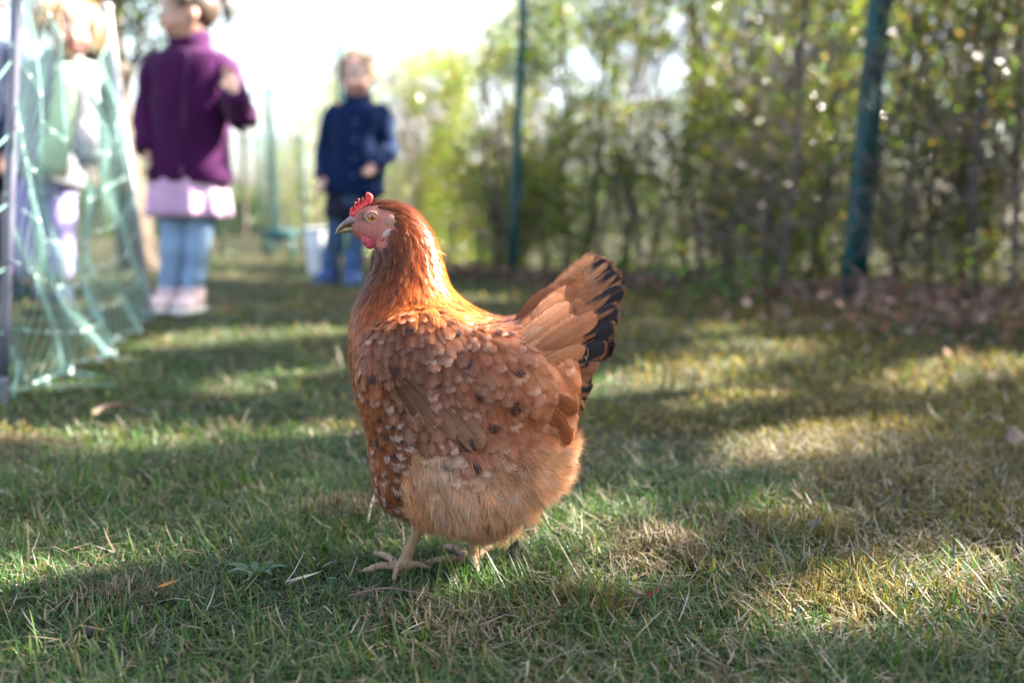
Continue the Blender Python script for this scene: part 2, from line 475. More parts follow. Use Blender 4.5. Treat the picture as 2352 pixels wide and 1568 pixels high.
for px, py, n, r, hg, cs in ((1490, 1280, 2600, .040, .026, STRAW * .6), (1990, 1352, 2600, .055, .022, MOSS), (1880, 1405, 1500, .040, .014, MOSS), (785, 1195, 1800, .045, .020, STRAW * .6), (985, 1440, 1500, .045, .012, STRAW * .75), (1830, 1222, 1600, .04, .024, MOSS), (1660, 1215, 1500, .06, .016, STRAW * .55),
                             (2050, 960, 1500, .14, .022, STRAW * .5), (2240, 1080, 1200, .10, .02, STRAW * .45), (1700, 1040, 1200, .09, .018, STRAW * .6), (1330, 1395, 900, .03, .010, MOSS), (310, 1375, 900, .04, .010, STRAW * .6), (1900, 1140, 1000, .06, .018, STRAW * .5)):
    moss_mound(mb, px, py, n, r, hg, cs)
moss(mb, 32000, 1.9, 5.0, 2.4, 1.2)
tag(mb.build('moss', moss_m), 'yellow brown moss cushions among the grass on the right', 'moss', kind='stuff')

# ------------------------------------------------------------------ small countable things lying in the grass
leaf_brown = mat('dead_leaf', attr=True, rough=.7, var=.3, scale=80, trans=.2, spec=.3)
bark_m = mat('twig_bark', (.12, .085, .06), rough=.9, var=.3, scale=60, bump=.5, bscale=150)
soil_m = mat('droppings_dark', (.018, .016, .018), rough=.8, var=.4, scale=200, bump=.8, bscale=300)
def fallen_leaf(px, py, L, W, ang, colr, label, tilt=.25):
    c = G(px, py); c[2] = float(ground_z(c[0], c[1])) + .012
    t = np.linspace(0, 1, 7); prof = np.sin(np.pi * np.clip(t, .03, .985) ** .8) * (1 + .15 * np.sin(t * 19))
    a = np.array([math.cos(ang), math.sin(ang), 0]); b = np.array([-math.sin(ang), math.cos(ang), 0])
    v = []
    for k, tk in enumerate(t):
        curl = .35 * W * (tk - .4) ** 2 * 3
        for s in (-1, 0, 1):
            v.append(c + a * (tk - .5) * L + b * s * W * .5 * prof[k] + np.array([0, 0, curl + abs(s) * W * .22 * prof[k] + tilt * (tk - .5) * L]))
    q = [[k * 3 + s, k * 3 + s + 1, k * 3 + s + 4, k * 3 + s + 3] for k in range(6) for s in range(2)]
    mb = MB(); mb.add(v, quads=q, col=colr)
    o = mb.build('fallen_leaf', leaf_brown)
    mod = o.modifiers.new('thickness', 'SOLIDIFY'); mod.thickness = .0004
    return tag(o, label, 'fallen leaf', 'dead leaves fallen in the grass')
fallen_leaf(1497, 1393, .014, .009, .4, (.13, .03, .025), 'small dark red dead leaf lying in the grass right of the hen', .5)
fallen_leaf(1462, 1386, .018, .007, 2.6, (.20, .12, .10), 'narrow dull pink brown dead leaf beside the dark red one')
fallen_leaf(1862, 1236, .026, .016, .3, (.16, .15, .16), 'grey curled dead leaf in the moss right of the hen', .5)
fallen_leaf(385, 1372, .020, .010, .1, (.40, .19, .05), 'orange brown dead leaf lying in the grass at left')
fallen_leaf(1180, 1292, .020, .014, 1.1, (.045, .04, .045), 'black dead leaf lying just behind the right foot of the hen', .6)
fallen_leaf(2330, 1040, .05, .03, 1.3, (.13, .09, .07), 'dark dead leaf on bare ground at the right edge', .4)
fallen_leaf(700, 1352, .034, .006, .35, (.50, .42, .30), 'long pale straw coloured leaf blade lying left of the hen feet', .15)

def twig(pts, r, label, m=bark_m):
    p = np.array([G(*q[:2]) for q in pts]); p[:, 2] = ground_z(p[:, 0], p[:, 1]) + np.array([q[2] for q in pts])
    p = cr(p, 12)
    mb = MB(); loft(mb, p, np.linspace(r, r * .5, 12), np.linspace(r, r * .5, 12), (0, 0, 1), 7, wob=.12, seed=int(pts[0][0]))
    k = 6; s = unit(p[k + 1] - p[k]); side = np.cross(s, [0, 0, 1])
    loft(mb, np.linspace(p[k], p[k] + s * .012 + side * .010 + np.array([0, 0, .004]), 4), [r * .5, r * .4, r * .35, r * .2], [r * .5, r * .4, r * .35, r * .2], (0, 0, 1), 6)
    return tag(mb.build('twig', m), label, 'twig', 'twigs lying on the lawn')
twig([(800, 1395, .012), (880, 1385, .016), (960, 1392, .014), (1010, 1402, .01)], .0016, 'thin dark crooked twig lying in front of the hen')
twig([(210, 975, .03), (250, 960, .035), (290, 952, .03), (335, 958, .02)], .006, 'thick grey brown stick lying on the lawn by the net')
twig([(845, 1205, .004), (852, 1185, .012), (866, 1155, .02)], .0012, 'pale dry stalk leaning just left of the hen breast', straw_plain := mat('dry_stalk', (.5, .43, .36), rough=.8))

def clod(px, py, r, label):
    c = G(px, py); c[2] = float(ground_z(c[0], c[1])) + r * .4
    b = MB(); ball(b, c, (r, r * .7, r * .55), n=10, k=7)
    for q in range(4):
        a = q * 1.7; ball(b, c + np.array([math.cos(a) * r * .8, math.sin(a) * r * .6, r * .2 * (q % 2)]), (r * .5, r * .45, r * .4), n=8, k=5)
    me = remesh(b, r * .16, 2); n_ = vcoords(me)
    o = link('dropping', me, soil_m)
    return tag(o, label, 'dropping', 'droppings in the grass')
clod(240, 1372, .007, 'small black dropping in the grass at lower left')
clod(205, 1445, .008, 'dark brown dropping low at the left in the nearest grass')

# a flat rosette of broad leaves in the grass left of the hen
weed_m = mat('broad_leaf', attr=True, rough=.45, var=.2, scale=60, trans=.3, tint=(1.3, 1.4, .6), bump=.3, bscale=200)
wc = G(592, 1332); wc[2] = float(ground_z(wc[0], wc[1])) + .004
weed = tag(empty('broadleaf_weed', wc), 'flat grey green broad leaved weed in the grass left of the hen feet', 'weed')
for k, (an, L, W) in enumerate(((.1, .030, .010), (.9, .024, .009), (2.9, .036, .011), (3.6, .030, .010), (4.6, .022, .009), (2.1, .020, .008), (5.5, .026, .009))):
    t = np.linspace(0, 1, 8); a = np.array([math.cos(an), math.sin(an), 0]); b = np.array([-math.sin(an), math.cos(an), 0]); v = []
    pr = np.sin(np.pi * (.08 + .90 * t ** .8)) * (1 + .10 * np.sin(t * 21))
    for q in range(8):
        for s_ in (-1, -.5, 0, .5, 1):
            v.append(wc + a * t[q] * L + b * s_ * W * .5 * pr[q] + np.array([0, 0, .012 * math.sin(2.2 * t[q]) + abs(s_) * W * .16 * pr[q]]))
    m_ = MB(); i = np.arange(7)[:, None] * 5; j = np.arange(4)[None]
    m_.add(v, quads=np.stack([i + j, i + j + 1, i + 5 + j + 1, i + 5 + j], -1).reshape(-1, 4), col=np.array([.075, .13, .06]) * rng.uniform(.8, 1.2))
    m_.build('leaf', weed_m, weed)
# ------------------------------------------------------------------ hedge
H0, H1, H2 = np.array([0.0, 5.70]), np.array([1.41, 4.20]), np.array([-2.83, 11.8])
FENCE = np.array([[5.6, -0.4], [3.3, 2.15], [1.41, 4.20], [0.0, 5.70], [-1.35, 8.3], [-2.83, 11.8], [-4.2, 15.5]])
seg = np.linalg.norm(np.diff(FENCE, axis=0), axis=1); cum = np.concatenate([[0], np.cumsum(seg)])
def along_fence(s):
    s = np.asarray(s, float)
    i = np.clip(np.searchsorted(cum, s, 'right') - 1, 0, len(seg) - 1)
    f = (s - cum[i]) / seg[i]
    p = FENCE[i] * (1 - f)[..., None] + FENCE[i + 1] * f[..., None]
    d = (FENCE[i + 1] - FENCE[i]) / seg[i][..., None]
    nrm = np.stack([d[..., 1], -d[..., 0]], -1)                    # pointing behind the fence
    return p, nrm
def hedge_top(s):
    """height of the hedge: an unclipped screen near the right, lower and thinner far away."""
    return np.interp(s, [0, 2, 4.5, 6.2, 7.4, 8.0, 8.5, 9.2, 10, 12, 15, 20], [3.4, 3.4, 3.3, 3.1, 2.5, 1.85, 1.45, 1.38, 1.45, 1.75, 1.85, 2.0])
def hedge_dens(s):
    return np.interp(s, [0, 3, 6, 8, 10, 11.5, 13, 16], [1.25, 1.25, 1.2, .85, .62, .55, .5, .4])

leaf_m = mat('hedge_leaf', attr=True, rough=.21, var=.2, scale=25, trans=.55, spec=1.0, tint=(9.0, 9.6, 2.0))
stem_m = mat('hedge_stem', (.085, .066, .055), rough=.9, var=.35, scale=18, bump=.6, bscale=60)
twig_m = mat('hedge_twig', attr=True, rough=.32, var=.25, scale=30)
def strips(mb, a, b, w0, w1, col):
    """thin three-sided sticks from a to b, in bulk."""
    n = len(a); t = unit(b - a)
    s = unit(np.cross(t, rng.normal(size=(n, 3)))); o = np.cross(t, s)
    v = []
    for p, w in ((a, w0), (b, w1)):
        for k in range(3):
            an = k * 2.0944
            v.append(p + (s * math.cos(an) + o * math.sin(an)) * np.broadcast_to(w, (n,))[:, None])
    v = np.stack(v, 1)
    f = np.array([[0, 1, 4, 3], [1, 2, 5, 4], [2, 0, 3, 5]])
    mb.add(v.reshape(-1, 3), quads=(np.arange(n)[:, None, None] * 6 + f[None]).reshape(-1, 4), col=np.repeat(col, 6, 0) if np.ndim(col) == 2 else col)
def leaves(mb, c, size, col, droop=.3, aspect=.5):
    """folded leaf-shaped blades in bulk, each of six triangles' worth of outline."""
    n = len(c)
    d = unit(rng.normal(size=(n, 3)) + np.array([0, 0, -droop])); s = unit(np.cross(d, rng.normal(size=(n, 3)))); u = np.cross(d, s)
    L = size[:, None]
    k = L * aspect * .58
    v = np.stack([c, c + d * L * .50 + s * k + u * L * .10, c + d * L * .50 - s * k + u * L * .10, c + d * L - u * L * .05], 1)
    f = np.array([[0, 3, 1], [0, 2, 3]])
    mb.add(v.reshape(-1, 3), tris=(np.arange(n)[:, None, None] * 4 + f[None]).reshape(-1, 3), col=np.repeat(col, 4, 0))

hedge = tag(empty('hedge', (*along_fence(np.array([7.0]))[0][0], 0)), 'tall dense leafy hedge behind the green wire fence, sun glinting through its leaves', 'hedge')
SMAX = 17.5
# stems: upright shoots from the ground, each its own part
stem_s = np.sort(np.concatenate([rng.uniform(0, 5, 16), rng.uniform(5, 11, 66), rng.uniform(12, SMAX, 14)]))
stem_pts = []
for s in stem_s:
    p, nr = along_fence(np.array([s])); p = p[0] + nr[0] * rng.uniform(.10, .50)
    h = float(hedge_top(s)) * rng.uniform(.72, 1.0)
    k = 9; z = np.linspace(-.02, h, k)
    for _ in range(12):
        path = np.stack([p[0] + np.cumsum(rng.normal(0, .040, k)), p[1] + np.cumsum(rng.normal(0, .040, k)), z], 1)
        if not in_gap(cr(path, 50), 1.0, .02).any(): break
        p = p + nr[0] * rng.normal(0, .05) + np.array([nr[0][1], -nr[0][0]]) * rng.normal(0, .06)
    r = rng.uniform(.007, .021)
    mb = MB(); loft(mb, cr(path, 14), np.linspace(r, r * .4, 14), np.linspace(r, r * .4, 14), (1, 0, 0), 6, wob=.08, seed=int(s * 100))
    mb.build('stem', stem_m, hedge)
    stem_pts.append((s, path))
# twigs off the stems
A, B = [], []
for s, path in stem_pts:
    for _ in range(int((85 if s < 7.6 else 60) * hedge_dens(s))):
        f = rng.uniform(.04, 1.0); q = path[min(int(f * 8), 7)] * (1 - (f * 8) % 1) + path[min(int(f * 8) + 1, 8)] * ((f * 8) % 1) if f < 1 else path[8]
        d = unit(np.array([rng.normal(), rng.normal(), rng.uniform(.3, 1.6)])); L = rng.uniform(.15, .5)
        m1 = q + d * L * .5; e = m1 + unit(d + rng.normal(0, .5, 3)) * L * .5
        A += [q, m1]; B += [m1, e]
        for _ in range(3):
            st = m1 + (e - m1) * rng.uniform(0, 1); e2 = st + unit(d + rng.normal(0, .9, 3)) * rng.uniform(.05, .2)
            A.append(st); B.append(e2)
A, B = np.array(A), np.array(B)
ok = ~(in_gap((A + B) / 2, 1.0, .012) | in_gap(A, 1.0, .006) | in_gap(B, 1.0, .006))
A, B = A[ok], B[ok]
mb = MB()
strips(mb, A, B, .0030, .0018, np.array([.19, .14, .115]) * rng.uniform(.4, 1.5, (len(A), 1)))
tag(mb.build('twig', twig_m, hedge), kind='stuff')

LEAF = np.array([[.036, .062, .018], [.046, .076, .020], [.030, .052, .020], [.066, .086, .018], [.046, .056, .025], [.075, .072, .026], [.075, .055, .032], [.085, .052, .030], [.030, .040, .020]])
def hedge_leaves(n, s0, s1, thick=(.03, .42), size=(.014, .034)):
    s = rng.uniform(s0, s1, n)
    p, nr = along_fence(s)
    t = rng.uniform(*thick, n)
    top = hedge_top(s)
    z = rng.uniform(.02, 1, n) ** .92 * (top + .22 * fnoise(np.stack([s, t], 1), 4.0, 11) + .12 * rng.normal(size=n))
    c = np.concatenate([p + nr * t[:, None], z[:, None]], 1)
    cl = fnoise(c, 6.5, 12, 3) + .6 * fnoise(c, 15, 13, 2)
    thr = np.interp(z / top, [0, .1, .25, .6, 1], [.10, -.05, -.28, -.50, -.50])     # bare legs, leafy above
    keep = (cl > thr - .5 * (hedge_dens(s) - 1)) & (rng.uniform(0, 1, n) < hedge_dens(s) / 1.25) & (z > .02)
    c, s = c[keep], s[keep]
    # openings where the sky shows through the hedge in the photograph
    for px, py, Y, rad in SKYHOLES:
        o = np.array([0, 0, CAM_H]); d = unit(P(px, py, Y) - o); rel = c - o
        al = rel @ d; perp = np.sqrt(np.maximum(np.sum(rel * rel, 1) - al ** 2, 0))
        k = ~((perp < rad * rng.uniform(.7, 1.5, len(c))) & (rng.uniform(0, 1, len(c)) < .93))
        c, s = c[k], s[k]
    g = ~in_gap(c, 1.0, .030)
    c = c[g]; n = len(c)
    col = LEAF[rng.integers(0, len(LEAF), n)] * rng.uniform(.4, 1.0, (n, 1))
    return c, rng.uniform(*size, n), col
SKYHOLES = [(1500, 175, 5.2, .10), (1470, 200, 5.2, .07), (1545, 150, 5.2, .07), (1360, 165, 5.4, .05), (1440, 120, 5.4, .06), (1290, 220, 5.5, .05), (1560, 60, 5.1, .05), (1330, 130, 5.4, .05),
            (950, 300, 6.5, .10), (905, 260, 6.7, .09), (1000, 255, 6.3, .08), (935, 340, 6.5, .07), (1120, 215, 6.0, .10), (1130, 265, 6.0, .08), (1000, 190, 6.3, .05), (860, 400, 6.9, .10), (640, 300, 9, .2),
            (2310, 300, 3.9, .05), (2335, 500, 3.9, .04), (1090, 360, 6.0, .04), (1620, 90, 5.0, .04), (1240, 300, 5.6, .04)]
mb = MB()
for args in ((26000, 0, 4.4), (92000, 4.4, 6.2), (226000, 6.2, 10.2), (66000, 10.2, SMAX)):
    leaves(mb, *hedge_leaves(*args))
tag(mb.build('foliage', leaf_m, hedge), kind='stuff')

# brush added behind the hedge to darken its gaps, its colour holding the shade
s = rng.uniform(4.6, 8.7, 34000); p, nr = along_fence(s); t = rng.uniform(1.5, 2.5, 34000)
z = rng.uniform(0, 1, 34000) ** .8 * (2.0 + .4 * fnoise(np.stack([s, t], 1), 2.3, 31) - .65 * np.clip(s - 7.2, 0, 1))
c = np.concatenate([p + nr * t[:, None], np.maximum(z, .02)[:, None]], 1)
for px, py, Y, rad in SKYHOLES:
    o = np.array([0, 0, CAM_H]); d = unit(P(px, py, Y) - o); rel = c - o; al = rel @ d
    c = c[np.sqrt(np.maximum(np.sum(rel * rel, 1) - al ** 2, 0)) > rad * rng.uniform(.8, 1.8, len(c))]
brush_m = mat('shaded_brush', attr=True, rough=.8, var=.3, scale=30, spec=.2)
mb = MB(); leaves(mb, c, rng.uniform(.03, .065, len(c)), np.array([[.045, .036, .028]]) * rng.uniform(.5, 1.6, (len(c), 1)))
a_ = c[:5000]; strips(mb, a_, a_ + np.stack([rng.normal(0, .12, 5000), rng.normal(0, .12, 5000), rng.uniform(.05, .4, 5000)], 1), .004, .002, np.array([.06, .045, .036]))
tag(mb.build('brush', brush_m), 'tangle of brown brush behind the hedge, coloured dark as shade', 'brush', kind='stuff')

# taller shrubs added out of view to hold the lawn in dappled shade
def shrub_mass(n, s0, s1, zlo, zhi, thick):
    s = rng.uniform(s0, s1, n); p, nr = along_fence(s); t = rng.uniform(*thick, n)
    z = zlo + (zhi - zlo) * rng.uniform(0, 1, n) ** .7 + .25 * fnoise(np.stack([s, t], 1), 2.2, 17)
    c = np.concatenate([p + nr * t[:, None], z[:, None]], 1)
    cl = fnoise(c, 5.0, 18, 3)
    c = c[cl > -.35]
    c = c[~in_gap(c, 1.0, .045)]
    n = len(c)
    return c, rng.uniform(.04, .075, n), LEAF[rng.integers(0, 5, n)] * rng.uniform(.7, 1.2, (n, 1))
shrub = tag(empty('shade_shrub', (*(along_fence(np.array([2.5]))[0][0] + along_fence(np.array([2.5]))[1][0] * 1.3), 0)), 'unseen tall shrub added beyond the right edge to shade the lawn', 'shrub')
mb = MB(); leaves(mb, *shrub_mass(130000, -2.6, 4.5, .6, 4.2, (.75, 1.35)))
tag(mb.build('foliage', leaf_m, shrub), kind='stuff')
for k in range(5):
    p, nr = along_fence(np.array([.2 + k * 1.05])); p = p[0] + nr[0] * 1.25
    z = np.linspace(-.02, 3.0, 8)
    for _ in range(12):
        path = np.stack([p[0] + np.cumsum(rng.normal(0, .04, 8)), p[1] + np.cumsum(rng.normal(0, .04, 8)), z], 1)
        if not in_gap(cr(path, 50), 1.0, .03).any(): break
        p = p + rng.normal(0, .09, 2)
    mb = MB(); loft(mb, path, np.linspace(.035, .012, 8), np.linspace(.035, .012, 8), (1, 0, 0), 8)
    mb.build('stem', stem_m, shrub)

# ------------------------------------------------------------------ green wire fence in front of the hedge
green_metal = mat('fence_green', (.006, .056, .062), rough=.5, var=.12, scale=12, spec=.35)
wire_m = mat('fence_wire', (.012, .07, .06), rough=.5, var=.1)
fence = tag(empty('wire_fence', (1.41, 4.2, 0)), 'dark green wire mesh fence with round posts in front of the hedge', 'fence')
def post(p, h, r, lean=(0, 0)):
    q = MB(); top = np.array([p[0] + lean[0], p[1] + lean[1], h]); b = np.array([p[0], p[1], -.02])
    path = np.linspace(b, top, 6)
    loft(q, path, r, r, (1, 0, 0), 16)
    o = q.build('post', green_metal, fence)
    c = MB(); loft(c, [top + [0, 0, .001], top + [0, 0, .012], top + [0, 0, .022], top + [0, 0, .028]], [r * 1.12, r * 1.12, r * .8, r * .25], [r * 1.12, r * 1.12, r * .8, r * .25], (1, 0, 0), 16)
    c.build('post_cap', green_metal, o)
    return o
POSTS = [((1.405, 4.18), 1.75, .030, (.10, .0)), ((0.0, 5.70), 1.8, .026, (.075, 0)), ((-1.42, 8.45), 1.75, .024, (0, 0)), ((-2.80, 11.8), 1.82, .042, (-.02, 0)), ((3.3, 2.15), 1.75, .03, (0, 0))]
for a in POSTS: post(*a)
post((1.475, 4.22), 1.72, .026, (.085, .0))          # second post standing close beside the big one
A, B = [], []
SS = np.arange(.2, SMAX - .5, .10)
p, nr = along_fence(SS); p = p - nr * .0
for a in p: A.append([a[0], a[1], .03]); B.append([a[0], a[1], 1.5])
for z in np.arange(.05, 1.55, .10):
    for a, b in zip(p[:-1], p[1:]): A.append([a[0], a[1], z]); B.append([b[0], b[1], z])
mb = MB(); strips(mb, np.array(A), np.array(B), .0011, .0011, np.array([.012, .07, .06]))
tag(mb.build('wire_mesh', wire_m, fence), kind='stuff')

# ------------------------------------------------------------------ dead leaves and prunings under the hedge
def litter(n, area, col, size, lift=.10):
    x, y = area(n); z = rng.uniform(0, 1, n) ** 2 * lift + .008
    leaves(mb, np.stack([x, y, z], 1), rng.uniform(*size, n), col(n), droop=.1, aspect=.6)
def area_right(n):
    px = rng.normal(2080, 190, n); py = rng.normal(735, 32, n) + (px - 2050) * .05
    g = np.array([G(a, max(b, 640)) for a, b in zip(px, py)]); return g[:, 0], g[:, 1]
def area_strip(n):
    s = rng.uniform(4.5, 11, n); p, nr = along_fence(s); q = p - nr * (rng.normal(.02, .20, n))[:, None]; return q[:, 0], q[:, 1]
BR = np.array([[.20, .11, .085], [.26, .17, .14], [.15, .085, .07], [.30, .20, .17], [.24, .10, .05]])
brown = lambda n: BR[rng.integers(0, 5, n)] * rng.uniform(.5, 1.0, (n, 1))
mb = MB(); litter(900, area_right, brown, (.018, .042), .13); litter(2600, area_strip, brown, (.02, .045), .06)
tag(mb.build('leaf_litter', leaf_brown), 'heap of dry pinkish brown dead leaves under the hedge at right', 'leaf litter', kind='stuff')
for k in range(5):
    a0 = G(*rng.uniform((1880, 700), (2320, 760))); d = rng.normal(0, .13, 3); d[2] = abs(d[2]) * 1.2
    p = cr(np.array([a0 + [0, 0, .01], a0 + d * .6 + [0, 0, .04], a0 + d * 1.3]), 8)
    q = MB(); loft(q, p, np.linspace(.006, .002, 8), np.linspace(.006, .002, 8), (0, 0, 1), 6, wob=.1, seed=k)
    tag(q.build('fallen_branch', bark_m), 'thin bare cut branch lying in the dead leaves under the hedge', 'branch', 'cut branches in the dead leaves under the hedge')
# low green weeds at the hedge foot
def weeds(n, cx, cy, w):
    g = G(cx, cy); c = np.stack([g[0] + rng.normal(0, w, n), g[1] + rng.normal(0, w * .5, n), rng.uniform(.01, .16, n)], 1)
    leaves(mb, c, rng.uniform(.02, .05, n), np.array([[.022, .042, .012]]) * rng.uniform(.7, 1.5, (n, 1)), droop=-.3)
mb = MB(); weeds(170, 1665, 690, .16)
tag(mb.build('weed', leaf_m), 'low green leafy weeds growing at the foot of the hedge', 'weeds', kind='stuff')
# ------------------------------------------------------------------ the hen
def Q(px, py, dy=0.0):
    return P(px, py, YH + dy)
PXM = np.linalg.norm(Q(1100, 800) - Q(1101, 800))               # metres per photo pixel at the hen

def feather_mat(name, rough=.5, sheen=.3, streak=170.0, trans=.18, spec=.18):
    m = bpy.data.materials.new(name); m.use_nodes = True
    nt = m.node_tree; N = nt.nodes; L = nt.links; bs = N['Principled BSDF']; out = N['Material Output']
    bs.inputs['Roughness'].default_value = rough; bs.inputs['Specular IOR Level'].default_value = spec
    bs.inputs['Sheen Weight'].default_value = sheen; bs.inputs['Sheen Roughness'].default_value = .4
    at = N.new('ShaderNodeAttribute'); at.attribute_name = 'Col'
    uv = N.new('ShaderNodeUVMap'); uv.uv_map = 'UVMap'
    sp = N.new('ShaderNodeSeparateXYZ'); L.new(uv.outputs[0], sp.inputs[0])
    # barbs: fine lines that run outwards and forwards from the shaft
    ab = N.new('ShaderNodeMath'); ab.operation = 'ABSOLUTE'; L.new(sp.outputs[0], ab.inputs[0])
    k1 = N.new('ShaderNodeMath'); k1.operation = 'MULTIPLY_ADD'; k1.inputs[1].default_value = -.65; L.new(ab.outputs[0], k1.inputs[0]); L.new(sp.outputs[1], k1.inputs[2])
    cb = N.new('ShaderNodeCombineXYZ'); L.new(k1.outputs[0], cb.inputs[0])
    f2 = N.new('ShaderNodeMath'); f2.operation = 'MULTIPLY'; f2.inputs[1].default_value = .06; L.new(sp.outputs[0], f2.inputs[0]); L.new(f2.outputs[0], cb.inputs[1])
    oi = N.new('ShaderNodeTexCoord')
    no = N.new('ShaderNodeTexNoise'); no.inputs['Scale'].default_value = streak * .25; no.inputs['Detail'].default_value = 3
    L.new(cb.outputs[0], no.inputs['Vector'])
    n2 = N.new('ShaderNodeTexNoise'); n2.inputs['Scale'].default_value = 90; n2.inputs['Detail'].default_value = 3; L.new(oi.outputs['Object'], n2.inputs['Vector'])
    ad = N.new('ShaderNodeMath'); ad.operation = 'MULTIPLY_ADD'; ad.inputs[1].default_value = .5; L.new(n2.outputs['Fac'], ad.inputs[0]); L.new(no.outputs['Fac'], ad.inputs[2])
    mr = N.new('ShaderNodeMapRange'); mr.inputs[1].default_value = .5; mr.inputs[2].default_value = 1.0; mr.inputs[3].default_value = .70; mr.inputs[4].default_value = 1.22
    L.new(ad.outputs[0], mr.inputs[0])
    mx = N.new('ShaderNodeMix'); mx.data_type = 'RGBA'; mx.blend_type = 'MULTIPLY'; mx.inputs[0].default_value = 1
    L.new(at.outputs['Color'], mx.inputs[6]); L.new(mr.outputs[0], mx.inputs[7])
    L.new(mx.outputs[2], bs.inputs['Base Color'])
    bp = N.new('ShaderNodeBump'); bp.inputs['Strength'].default_value = .16; bp.inputs['Distance'].default_value = .001
    L.new(no.outputs['Fac'], bp.inputs['Height']); L.new(bp.outputs['Normal'], bs.inputs['Normal'])
    tr = N.new('ShaderNodeBsdfTranslucent'); L.new(mx.outputs[2], tr.inputs['Color'])
    ms = N.new('ShaderNodeMixShader'); ms.inputs[0].default_value = trans
    L.new(bs.outputs[0], ms.inputs[1]); L.new(tr.outputs[0], ms.inputs[2])
    # vane edges fray into separate barbs
    fr = N.new('ShaderNodeTexNoise'); fr.inputs['Scale'].default_value = 34; fr.inputs['Detail'].default_value = 2; L.new(cb.outputs[0], fr.inputs['Vector'])
    m2 = N.new('ShaderNodeMapRange'); m2.inputs[1].default_value = .34; m2.inputs[2].default_value = .66; L.new(fr.outputs['Fac'], m2.inputs[0])
    gt = N.new('ShaderNodeMath'); gt.operation = 'GREATER_THAN'; L.new(at.outputs['Alpha'], gt.inputs[0]); L.new(m2.outputs[0], gt.inputs[1])
    tp = N.new('ShaderNodeBsdfTransparent'); m3 = N.new('ShaderNodeMixShader')
    L.new(gt.outputs[0], m3.inputs[0]); L.new(tp.outputs[0], m3.inputs[1]); L.new(ms.outputs[0], m3.inputs[2]); L.new(m3.outputs[0], out.inputs['Surface'])
    return m
feather_m = feather_mat('feather', sheen=.02)
hackle_m = feather_mat('hackle_feather', rough=.38, sheen=.02, streak=60, trans=.25, spec=.35)
fluff_m = mat('down_fluff', attr=True, rough=.8, var=.15, scale=60, trans=.35, spec=.15, sheen=.08)
skin_m = mat('hen_skin_and_scales', attr=True, rough=.55, var=.12, scale=400, bump=.3, bscale=900)
comb_m = mat('comb_flesh', (.62, .05, .045), rough=.45, var=.15, scale=300, bump=.3, bscale=900, sss=.35)
wattle_m = mat('wattle_flesh', (.42, .055, .085), rough=.5, var=.2, scale=250, bump=.35, bscale=1100, sss=.3)
beak_m = mat('beak_horn', attr=True, rough=.38, var=.18, scale=180, bump=.12, bscale=400)
lobe_m = mat('earlobe_flesh', attr=True, rough=.6, var=.15, scale=300, bump=.2, bscale=700)

# body: sections from the front/under contour to the back/upper contour (photo outline, real width)
ST = [  # front x,y   back x,y     half width (px)
    (806, 528, 812, 498, 14), (818, 545, 822, 486, 24), (838, 556, 842, 474, 33), (860, 566, 876, 464, 39), (858, 588, 936, 478, 44),
    (856, 622, 985, 532, 54), (842, 656, 1010, 602, 68), (820, 706, 1030, 664, 92), (810, 776, 1080, 708, 128), (814, 845, 1140, 736, 156),
    (830, 920, 1195, 734, 174), (852, 1000, 1238, 726, 182), (860, 1075, 1278, 765, 182), (880, 1145, 1318, 840, 176), (940, 1180, 1326, 915, 168),
    (1005, 1192, 1312, 975, 160), (1090, 1208, 1298, 1030, 148), (1140, 1182, 1282, 1068, 128), (1186, 1150, 1268, 1094, 88), (1212, 1128, 1250, 1106, 36)]
ST = cr(np.array(ST, float), 90)
def hen_base():
    mb = MB()
    F = np.array([Q(a, b) for a, b in ST[:, :2]]); B = np.array([Q(a, b) for a, b in ST[:, 2:4]])
    C = (F + B) / 2; r = np.linalg.norm(F - B, axis=1) / 2; d = unit(F - B); w = ST[:, 4] * PXM
    n = 40; th = np.linspace(0, 2 * math.pi, n, endpoint=False)
    ct, st = np.cos(th), np.sin(th)
    V = C[:, None] + d[:, None] * (r[:, None] * ct)[..., None] + np.array([0, -1.0, 0]) * (w[:, None] * np.sign(st) * np.abs(st) ** .85)[..., None]
    k = len(C); i = np.arange(k - 1)[:, None] * n; j = np.arange(n)[None]; j2 = (j + 1) % n
    quads = np.stack([i + j, i + j2, i + n + j2, i + n + j], -1).reshape(-1, 4)
    V = np.concatenate([V.reshape(-1, 3), C[:1], C[-1:]])
    jj = np.arange(n); jn = (jj + 1) % n
    tris = np.concatenate([np.stack([jn, jj, np.full(n, k * n)], 1), np.stack([(k - 1) * n + jj, (k - 1) * n + jn, np.full(n, k * n + 1)], 1)])
    mb.add(V, tris, quads)
    for sg in (-1, 1):                                              # folded wings, thighs, rump
        ball(mb, Q(985, 835, sg * .048), (.062, .030, .050), side=(1, 0, 0), axis=(0, 0, 1), n=20, k=12)
        ball(mb, Q(1120, 878, sg * .052), (.068, .026, .050), side=unit([1, 0, -.35]), axis=(.35, 0, 1), n=20, k=12)
        ball(mb, Q(1090, 1100, sg * .040), (.060, .034, .044), side=(1, 0, 0), axis=(0, 0, 1), n=20, k=12)
        ball(mb, Q(1215, 875, sg * .026), (.046, .028, .052), n=18, k=10)
    loft(mb, [Q(1170, 790), Q(1225, 765), Q(1262, 742)], [.030, .028, .012], [.020, .015, .007], (0, 1, 0), 18)   # stump of the tail
    return mb

